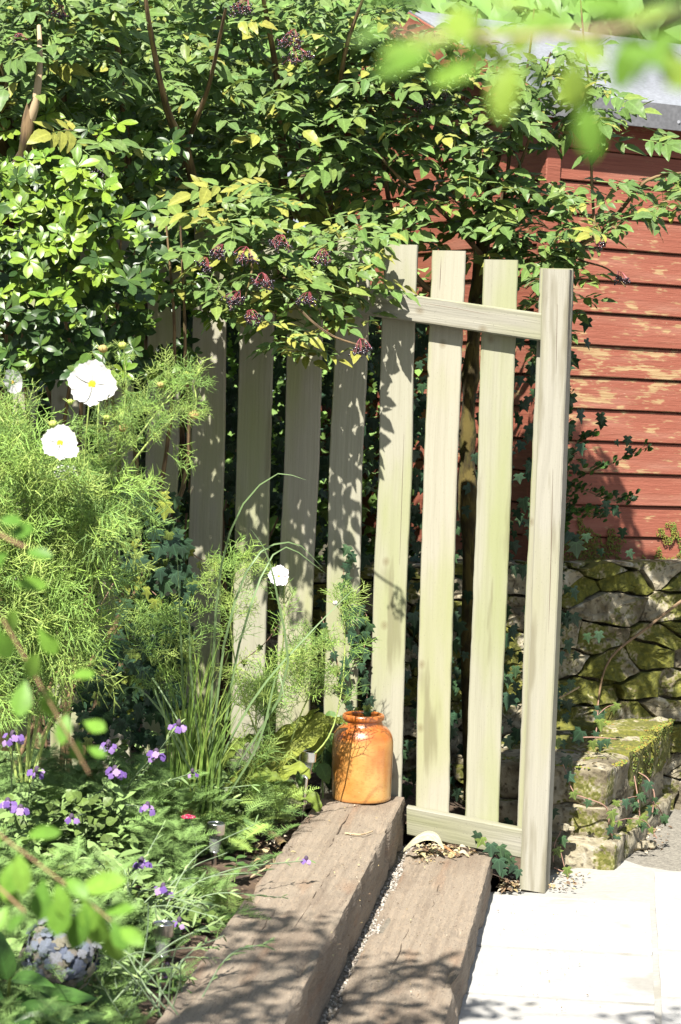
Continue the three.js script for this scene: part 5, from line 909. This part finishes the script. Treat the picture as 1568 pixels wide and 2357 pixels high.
// ───────────────────────── small things lying about ─────────────────────────
function stick(name, pts, r0, r1, mat, label) { const t = thing(name, pts[0], label, 'twig'); mesh('shaft', new GB().tube(curve(pts, 14), r0, r1, 7).build(), mat, t); const g = new GB(); const e = pts[Math.floor(pts.length / 2)]; g.tube([e, e.clone().add(V(0.012, 0.006, 0.014))], r1 * 0.8, r1 * 0.4, 5); mesh('side_twig', g.build(), mat, t); }
stick('fallen_branch', [onY(608, 1912, 0.235), onY(630, 1925, 0.24), onY(655, 1948, 0.24)], 0.011, 0.013, M.bark, 'short cut piece of branch lying on soil beside the upper sleeper');
stick('twig', [onY(795, 1918, 0.255), onY(830, 1921, 0.257), onY(858, 1913, 0.256)], 0.003, 0.0018, M.twigPale, 'small dry twig lying on top of the upper sleeper');
stick('root', [onY(575, 2020, 0.225), onY(610, 2000, 0.238), onY(635, 1985, 0.24), onY(645, 1965, 0.235)], 0.003, 0.002, M.twigPale, 'thin bare root running over the soil to the sleeper edge');
stick('branch', [at(1272, 1612, 6.95), at(1300, 1600, 6.95), at(1334, 1581, 6.95)], 0.003, 0.0025, M.twigPale, 'straight pale stick pointing out from behind the fence post');
{ const a = onPlane(1390, 1520, WB, N1).addScaledVector(N1, 0.03), b = onPlane(1570, 1365, WB, N1).addScaledVector(N1, 0.05), m = onPlane(1475, 1440, WB, N1).addScaledVector(N1, 0.045), e = onPlane(1365, 1640, WB, N1).addScaledVector(N1, 0.02); stick('fallen_twig', [e, a, m, b], 0.003, 0.006, M.twig, 'bare brown twig lying slantwise across the rubble wall'); }
// curled pale husk on the lower sleeper
{
  const B = onY(975, 1958, 0.115), t = thing('dry_husk', B, 'curled pale dry leaf arched over litter on the lower sleeper', 'dead leaf'); const g = new GB(); let pr = null; const p = curve([P3([930, 1955, 6.27]), P3([952, 1936, 6.26]), P3([982, 1922, 6.28]), P3([1006, 1928, 6.26]), P3([1022, 1952, 6.24])], 18);
  p.forEach((q, i) => { const w = 0.016 * Math.sin(Math.PI * clamp(0.1 + 0.85 * i / 18)) + 0.003; const id = [-1, 0, 1].map((e) => g.v(q.clone().add(V(e * w * 0.2, e * w * 0.55 + (e ? -0.002 : 0.003), e * -w * 0.95)), (e + 1) / 2, i / 18)); if (pr) for (let j = 0; j < 2; j++) g.q(pr[j], pr[j + 1], id[j + 1], id[j]); pr = id; });
  mesh('blade', g.build(), leafMat(rgb(0.6, 0.55, 0.4), { through: 0.2, gloss: 0.1 }), t); mesh('stalk', new GB().tube(curve([P3([1022, 1948, 6.24]), P3([1034, 1955, 6.24]), P3([1050, 1968, 6.22])], 8), 0.003, 0.002, 5).build(), std({ color: rgb(0.4, 0.16, 0.06), roughness: 0.7 }), t);
}
// leaf litter and chips
{
  const geo = leafGeo({ w: 0.3, out: oval, rows: 4, fold: 0.7, droop: 0.4 }), L = []; const col = [[0.26, 0.2, 0.1], [0.18, 0.12, 0.07], [0.32, 0.28, 0.15], [0.12, 0.08, 0.05], [0.36, 0.32, 0.24]];
  const drop = (x0, x1, y0, y1, h, n, s0, s1) => { for (let k = 0; k < n; k++) { const p = onY(lerp(x0, x1, clamp(0.5 + 0.35 * sg() * 1.4)), rr(y0, y1), h); p.y += rnd() * 0.008; const a = rnd() * 6.28, c = col[Math.floor(rnd() * 5)]; L.push({ m: leafM(p, V(Math.cos(a), rr(-0.2, 0.3), Math.sin(a)).normalize(), jit(Y, 0.6), rr(s0, s1)), c: rgb(...c) }); } };
  drop(925, 1110, 1945, 1972, 0.112, 190, 0.01, 0.028); drop(930, 1040, 1958, 1990, 0.112, 60, 0.006, 0.016); drop(1135, 1205, 1985, 2055, 0.004, 150, 0.01, 0.028); drop(1240, 1370, 2010, 2050, 0.003, 60, 0.006, 0.018); drop(1400, 1560, 1880, 1960, -0.015, 110, 0.008, 0.024);
  drop(560, 700, 1870, 2010, 0.24, 90, 0.008, 0.025); drop(1000, 1560, 2040, 2340, 0.003, 70, 0.002, 0.007); drop(700, 920, 1850, 2200, 0.254, 50, 0.003, 0.009); drop(1300, 1440, 1640, 1760, 0.3, 60, 0.008, 0.022); drop(800, 1100, 1980, 2300, 0.113, 60, 0.003, 0.008);
  const o = stuff('leaf_litter', geo, leafMat(rgb(1, 1, 1), { through: 0.12, gloss: 0.05, map: null }), L); o.userData.label = 'dry curled leaf litter scattered round the fence foot and steps'; o.userData.category = 'leaf litter';
}
// pebbles at the foot of the low wall
[[1297, 1912, 0.018, 'larger pale pebble lodged on the ledge of the low wall'], [1314, 1912, 0.011, 'smaller pale pebble lodged on the ledge of the low wall'], [1475, 1955, 0.022, 'flat cream stone lying on the rough path by the ivy'], [1497, 1952, 0.02, 'tan stone lying beside a cream one on the rough path'], [1487, 1900, 0.024, 'angular tan stone leaning on the ivy stems by the path']].forEach(([x, y, r, lab], k) => { const p = k < 2 ? at(x, y, 6.66) : onY(x, y, -0.018); const m = block(r * 2, r * 1.3, r * 1.5, r * 0.5, 5, 4, 4, (q, d) => d.clone().multiplyScalar(r * 0.2 * n3(q.x / r * 2 + k, q.y / r, q.z / r, 4)), basis(V(0.9, 0, 0.4).normalize(), Y, V(-0.4, 0, 0.9).normalize(), p.clone().setY(p.y + r * 0.6))); const o = mesh('pebble', m, M.stone[0]); o.userData.label = lab; o.userData.category = 'stone'; });

const farGeo = leafGeo({ w: 0.3, out: ovate, rows: 3, fold: 0.25, droop: 0.2 }), farMat = WHITE({ through: 0.25, gloss: 0.25, cr: 0.4, map: null });
// ───────────────────────── behind the fence and beyond ─────────────────────────
{
  const B = V(0.0, 0.15, -7.3), t = thing('ivy_thicket', B, 'dark thicket of ivy and twigs in the gap behind the fence', 'shrub', undefined); const lv = [];
  for (let k = 0; k < 4600; k++) { const x = rr(-2.2, 0.78), z = rr(-7.6, -6.72), y = 0.12 + Math.pow(rnd(), 0.8) * 1.6; if (x > 0.3 && y > 0.75 && rnd() < 0.6) continue; const p = V(x, y, z); lv.push(ivyLeaf(p, jit(V(0, 0.6, 0.8).normalize(), 0.8), rr(0.03, 0.055), Math.floor(rnd() * 4) + (rnd() < 0.05 ? 1 : 0))); }
  for (let k = 0; k < 40; k++) { const p = V(rr(0.6, 0.95), rr(0.5, 1.5), rr(-7.3, -7.1)); lv.push(ivyLeaf(p, ivyN(p), rr(0.025, 0.04), 1)); }
  for (let k = 0; k < 16; k++) { const x = rr(-2, 0.7), z = rr(-7.5, -6.8); mesh('stem', new GB().tube(curve([V(x, 0.1, z), V(x + rr(-0.1, 0.1), 0.6, z + rr(-0.1, 0.1)), V(x + rr(-0.2, 0.2), 1.3, z + rr(-0.1, 0.1))], 10), 0.006, 0.003, 5).build(), M.twig, t); }
  foliage(t, lv, ivyGeo, ivyMats, ivyTone, ivyOpt, 300);
}
// clipped hedge closing the view low down behind the fence
{
  const t = thing('hedge', V(-1.6, 0.05, -8.7), 'low hedge seen only through gaps behind the fence', 'hedge'); const L = [];
  for (let k = 0; k < 17000; k++) { const p = V(rr(-4.2, 0.45), rr(0.05, 1.95), rr(-9.1, -8.3)), kk = rr(0.7, 1.25); L.push({ m: leafM(p, jit(V(0, 0.2, 0.5).normalize(), 1), jit(S, 0.8), rr(0.06, 0.1)), c: rgb(0.15 * kk, 0.26 * kk, 0.058 * kk) }); }
  for (let k = 0; k < 7; k++) { const x = -4 + k * 0.7; mesh('stem', new GB().tube([V(x, 0, -8.7), V(x + 0.05, 0.8, -8.7), V(x, 1.5, -8.7)], 0.03, 0.01, 6).build(), M.bark, t); }
  stuff('foliage', farGeo, farMat, L, t);
}
// small-leaved sprigs in front of the shed and wall
{
  const t = thing('bushy_sprigs', V(0.82, 0.3, -7.35), 'small-leaved green sprigs poking out beside the post against the shed', 'shrub'); const lv = []; const geo = [leafGeo({ w: 0.3, out: oval, rows: 4, fold: 0.2, droop: 0.15 })]; const tone = [[0.07, 0.17, 0.03], [0.1, 0.22, 0.03], [0.05, 0.12, 0.03]], mats = tones(tone, elderOpt);
  for (const a of [[[1290, 1200, 7.3], [1330, 1100, 7.25], [1400, 1070, 7.2], [1490, 1030, 7.2]], [[1280, 1250, 7.3], [1330, 1130, 7.25], [1400, 1150, 7.2], [1460, 1150, 7.18]], [[1280, 1260, 7.3], [1310, 1180, 7.25], [1385, 1190, 7.2]], [[1280, 1260, 7.3], [1300, 1050, 7.25], [1310, 900, 7.2]], [[1270, 1300, 7.3], [1330, 1020, 7.25], [1360, 1000, 7.2]]]) {
    const p = path([[1235, 1500, 7.35], ...a], 36); mesh('stem', new GB().tube(p, 0.003, 0.0012, 5).build(), M.twig, t);
    p.forEach((q, i) => { if (i > 12) for (let j = 0; j < 3; j++) { const r = q.clone().add(V(sg() * 0.025, sg() * 0.025, sg() * 0.02)); lv.push({ p: r, s: 0.024, t: Math.floor(rnd() * 3), g: 0, m: leafM(r, jit(V(0.4, 0.4, 0.4).normalize(), 0.8), jit(S, 0.5), rr(0.016, 0.03), 1.3) }); } });
  }
  foliage(t, lv, geo, mats, tone, elderOpt, 300);
}
// moss growing on the lowest boards
{
  const L = [], mg = new THREE.IcosahedronGeometry(1, 0); for (let k = 0; k < 22000; k++) { const a = rr(0.02, 1.3), y = rr(0, 0.3); const dn = 0.7 * f3(a * 5, y * 7, 1, 4) + 0.45 * n3(a * 30, y * 30, 2, 5) - y * 3.2 + 0.34; if (dn < 0) continue; const s = rr(0.0012, 0.0032); const p = SC.clone().addScaledVector(U1, a).addScaledVector(N1, 0.006 + rnd() * 0.005).setY(SC.y + y - a * 0.022); L.push({ m: new THREE.Matrix4().compose(p, new THREE.Quaternion(), V(s, s, s)), c: rgb(0.15 * rr(0.6, 1.3), 0.16 * rr(0.7, 1.2), 0.025) }); }
  const o = stuff('board_moss', mg, std({ roughness: 1 }), L); o.userData.label = 'yellow-green moss growing on the lowest shed boards'; o.userData.category = 'moss';
}
// trees behind the shed and the elders
function farTree(x, z, h, rx, ry, n, label, c0, cy) {
  const t = thing('background_tree', V(x, -0.09, z), label, 'tree', 'trees beyond the shed');
  mesh('trunk', new GB().tube(curve([V(x, -0.1, z), V(x + 0.1, h * 0.4, z), V(x - 0.05, h * 0.8, z)], 10), 0.12, 0.05, 8).build(), M.bark, t);
  for (let k = 0; k < 6; k++) { const a = k * 1.05 + rnd(); mesh('limb', new GB().tube(curve([V(x, h * 0.35, z), V(x + Math.cos(a) * rx * 0.5, h * 0.55, z + Math.sin(a) * rx * 0.4), V(x + Math.cos(a) * rx * 0.85, h * rr(0.6, 0.9), z + Math.sin(a) * rx * 0.7)], 8), 0.04, 0.015, 6).build(), M.bark, t); }
  const cl = []; for (let k = 0; k < 46; k++) { const u = jit(V(0, 0, 0.01), 1), r = Math.cbrt(rr(0.25, 1)); cl.push(V(x + u.x * rx * r, cy + u.y * ry * r, z + u.z * rx * 0.8 * r)); }
  const L = []; for (let k = 0; k < n; k++) { const c = cl[k % cl.length]; const p = c.clone().add(V(sg(), sg() * 0.8, sg()).multiplyScalar(0.42 * rx)); const kk = rr(0.7, 1.25); L.push({ m: leafM(p, jit(V(0, -0.3, 0.3).normalize(), 1), jit(S, 0.8), rr(0.09, 0.17) * (z < -12 ? 1.5 : 1)), c: rgb(c0[0] * kk, c0[1] * kk, c0[2] * kk) }); }
  stuff('crown', farGeo, farMat, L, t);
}
farTree(-2.3, -9.6, 4.8, 1.4, 2.0, 8000, 'dark leafy tree behind the arching elder and dead trunk', [0.13, 0.23, 0.055], 2.2);
farTree(-0.6, -10.2, 5.0, 1.5, 2.1, 9000, 'broad leafy tree filling the background behind the fence', [0.13, 0.23, 0.055], 2.3);
farTree(1.2, -13.5, 5.5, 2.0, 2.2, 8000, 'dark tree standing behind the ridge of the shed roof', [0.13, 0.23, 0.055], 3.2);
farTree(3.3, -13.0, 5.2, 1.8, 2.2, 5200, 'tree behind the far end of the shed roof', [0.13, 0.23, 0.055], 3.0);
farTree(-1.35, -9.0, 4.6, 1.0, 1.5, 7000, 'slim leafy tree close behind the arching elder', [0.13, 0.23, 0.055], 2.6);
farTree(2.3, -12.2, 5.4, 1.5, 1.7, 6000, 'leafy tree leaning over the middle of the shed roof', [0.13, 0.23, 0.055], 3.6);
farTree(-4.2, -11.5, 5.0, 1.7, 2.2, 3000, 'leafy tree beyond the dead trunk at the garden edge', [0.13, 0.23, 0.055], 2.4);

// ───────────────────────── foliage close to the camera ─────────────────────────
const nearGeo = [leafGeo({ w: 0.25, out: obov, rows: 6, fold: 0.12, droop: 0.12 }), leafGeo({ w: 0.22, out: oval, rows: 6, fold: 0.2, droop: 0.2 })];
const nearMats = tones([[0.17, 0.36, 0.04], [0.2, 0.4, 0.045], [0.13, 0.3, 0.035], [0.25, 0.46, 0.06]], { through: 0.25, gloss: 0.25, cr: 0.4, map: veinB });
{
  const B = V(-0.8, 0.1, -2.25), t = thing('small_leaved_shrub', B, 'light green small-leaved shrub whose out-of-focus twigs hang before the bed', 'shrub');
  const D = 2.15; const main = curve([B, V(-0.82, 0.6, -2.2), V(-0.72, 1.1, -2.15), V(-0.6, 1.5, -2.12)], 20); mesh('stem', new GB().tube(main, 0.012, 0.006, 8).build(), M.bark, t);
  const tw = (pts, r, leafs) => { const p = curve(pts, 30); mesh('twig', new GB().tube(p, r, r * 0.6, 6).build(), std({ color: rgb(0.28, 0.17, 0.09), roughness: 0.7 }), t); };
  tw([main[15], at(-120, 1250, D), at(20, 1450, D), at(75, 1545, D), at(150, 1680, D), at(205, 1780, D)], 0.0012); tw([main[10], at(-160, 1830, D), at(30, 1945, D), at(130, 2020, D), at(215, 2085, D), at(285, 2145, D)], 0.0012); tw([main[17], at(-100, 1150, D), at(0, 1230, D), at(60, 1260, D)], 0.002); tw([main[8], at(-160, 2020, D), at(-40, 2020, D), at(60, 2100, D)], 0.002);
  const lf = [[-10, 1440, 40, 95, 90, 0], [40, 1400, -30, 70, 70, 3], [85, 1440, 55, 80, 60, 1], [90, 1500, -40, 80, 100, 3], [60, 1560, -20, 105, 105, 0], [110, 1585, 5, 90, 95, 1], [160, 1560, 70, -20, 70, 1], [155, 1640, -20, 85, 90, 0], [190, 1660, 60, 20, 70, 1], [180, 1700, -5, 80, 80, 2], [200, 1720, 50, 20, 55, 0], [30, 1345, 95, -5, 100, 1], [0, 1350, -40, 40, 80, 2],
    [60, 1930, 100, -35, 110, 0], [30, 1975, -20, 90, 90, 1], [40, 1960, 20, 110, 120, 3], [100, 2015, -10, 120, 125, 2], [130, 2030, 30, 100, 100, 1], [150, 2040, -30, 140, 140, 0], [180, 2050, 120, -40, 120, 3], [190, 2065, 30, 90, 100, 1], [200, 2085, -50, 130, 140, 2], [230, 2090, -10, 110, 115, 1], [235, 2100, 80, -20, 90, 0], [255, 2115, 40, 80, 95, 2], [275, 2135, 60, 40, 70, 1], [265, 2135, -10, 100, 105, 3], [150, 2020, 60, 50, 90, 0], [10, 1920, -60, 60, 90, 2], [70, 1990, -70, 70, 110, 0], [20, 2080, -40, 70, 90, 1], [-10, 2040, 60, 40, 90, 3], [60, 2105, -60, 40, 80, 2],
    [0, 1225, -30, 20, 70, 2], [20, 1225, 60, -10, 80, 2], [60, 1270, 70, 5, 75, 2], [20, 1270, -50, 40, 75, 2], [0, 1195, 50, 0, 70, 2]];
  lf.forEach(([x, y, dx, dy, L, k], i) => { const dd = D + rr(-0.05, 0.05), a = at(x, y, dd), b = at(x + dx, y + dy, dd + rr(-0.03, 0.03)); const ax = b.clone().sub(a); placed('leaf', nearGeo[i % 2], nearMats[k], leafM(a, ax, jit(toward(a, 0.7).add(S).normalize(), 0.35), Math.max(ax.length(), L * D / F) * 0.84, 1.05), t); });
}
{
  // a tree behind and left of the camera: its limbs reach over, out of the picture, and shade the sleepers; one twig hangs into view
  const B = V(-1.9, -0.09, -0.4), t = thing('overhanging_tree', B, 'tree whose out-of-focus leafy twig hangs in before the shed roof', 'tree'); const lv = [];
  mesh('trunk', new GB().tube(curve([B, V(-1.85, 1, -0.45), V(-1.7, 2, -0.6), V(-1.5, 2.8, -0.9)], 20), 0.09, 0.05, 10).build(), M.bark, t);
  const tone = [[0.17, 0.34, 0.035], [0.21, 0.38, 0.04], [0.28, 0.42, 0.05]], opt = { through: 0.3, gloss: 0.25, cr: 0.4, map: veinB }, mats = tones(tone, opt);
  mesh('limb', new GB().tube(curve([V(-1.5, 2.8, -0.9), V(-1.1, 3.05, -1.6), V(-0.6, 3.1, -2.4), V(-0.2, 2.9, -3.2)], 20), 0.04, 0.012, 8).build(), M.bark, t); mesh('limb', new GB().tube(curve([V(-1.55, 2.7, -0.85), V(-0.9, 2.75, -0.2), V(-0.2, 2.5, -0.3), V(0.25, 2.1, -0.8)], 20), 0.03, 0.006, 8).build(), M.bark, t);
  const tgt = [[600, 2150], [520, 2210], [640, 2260], [480, 2300], [560, 2330], [700, 2330], [620, 2200], [860, 2225], [930, 2215], [980, 2240], [820, 2320], [940, 2345], [560, 2090], [1110, 2318], [1500, 2345], [640, 2120], [760, 2300], [460, 2350], [980, 2330]];
  const bed = [[60, 2300], [180, 2330], [300, 2290], [250, 2200], [330, 2180], [120, 2380], [350, 2340]];
  const limb = V(-0.5, 3.05, -2.7);
  const clump = (p, n, r) => { mesh('twig', new GB().tube(curve([limb, limb.clone().lerp(p, 0.5).add(V(0, 0.12, 0)), p], 8), 0.006, 0.002, 4).build(), M.twig, t); for (let k = 0; k < n; k++) { const q = p.clone().add(V(sg() * r, sg() * r * 0.4, sg() * r)); lv.push({ p: q, s: 0.05, t: k, g: k, m: leafM(q, V(sg(), -0.4, sg()).normalize(), jit(S, 0.5), rr(0.035, 0.055), 1.2) }); } };
  tgt.forEach(([x, y]) => { const q = onY(x, y, x > 1050 ? 0 : x > 780 && y > 2150 ? 0.11 : 0.25); clump(q.addScaledVector(S, rr(3.0, 3.5)), 34, 0.15); });
  bed.forEach(([x, y]) => { const q = onY(x, y, 0.3); clump(q.addScaledVector(S, rr(3.0, 3.5)), 30, 0.2); });
  const hang = [[900, 70, -90, 10, 100], [985, 100, -110, 10, 130], [1080, 70, -140, 30, 150], [1000, 130, -150, 20, 150], [1130, 120, -130, 60, 150], [1180, 130, -30, 110, 150], [1200, 110, 60, 120, 160], [1240, 80, -150, -30, 150], [1320, 120, 0, 120, 140], [1345, 230, 22, 130, 130], [1360, 90, -130, -40, 150], [1420, 60, 140, -50, 160], [1400, 80, 120, 40, 130], [1480, 60, 90, 90, 150], [1500, 110, 60, 60, 130], [1540, 40, 90, 60, 150], [1440, 20, 110, -20, 150], [1560, 130, 40, 50, 120], [1150, 40, -120, -10, 140], [1300, 30, -110, 20, 150], [1230, 20, -100, -30, 140], [1540, 90, -80, 80, 130]];
  const D = 0.98; mesh('twig', new GB().tube(curve([V(0.25, 2.1, -0.8), at(1700, -150, D), at(1560, 30, D), at(1400, 70, D), at(1250, 80, D), at(1050, 85, D), at(900, 70, D)], 30), 0.0024, 0.0008, 6).build(), M.twigPale, t); mesh('twig', new GB().tube(curve([at(1330, 75, D), at(1325, 160, D), at(1345, 270, D)], 10), 0.001, 0.0006, 5).build(), M.greenStem, t);
  fill([[840, 10], [1568, -40], [1600, 110], [1330, 120], [1180, 100], [1000, 90], [860, 70]], 0.86, 1.06, 16, (p) => lv.push({ p, s: 0.05, f: 50, t: Math.floor(rnd() * 3), g: Math.floor(rnd() * 2), m: leafM(p, V(sg(), rr(-0.8, 0.1), sg()).normalize(), jit(S, 0.5), rr(0.022, 0.032), 1.1) }));
  hang.forEach(([x, y, dx, dy, L], i) => { const dd = D + rr(-0.06, 0.06), a = at(x, y, dd), b = at(x + dx, y + dy, dd + rr(-0.02, 0.02)), ax = b.clone().sub(a); lv.push({ p: a, s: 0.05, f: 50, t: i, g: i, m: leafM(a, ax, jit(S, 0.5), Math.max(ax.length(), L * D / F), 1.1) }); });
  foliage(t, lv, nearGeo, mats, tone, opt, 300);
}

renderer.render(scene, camera);
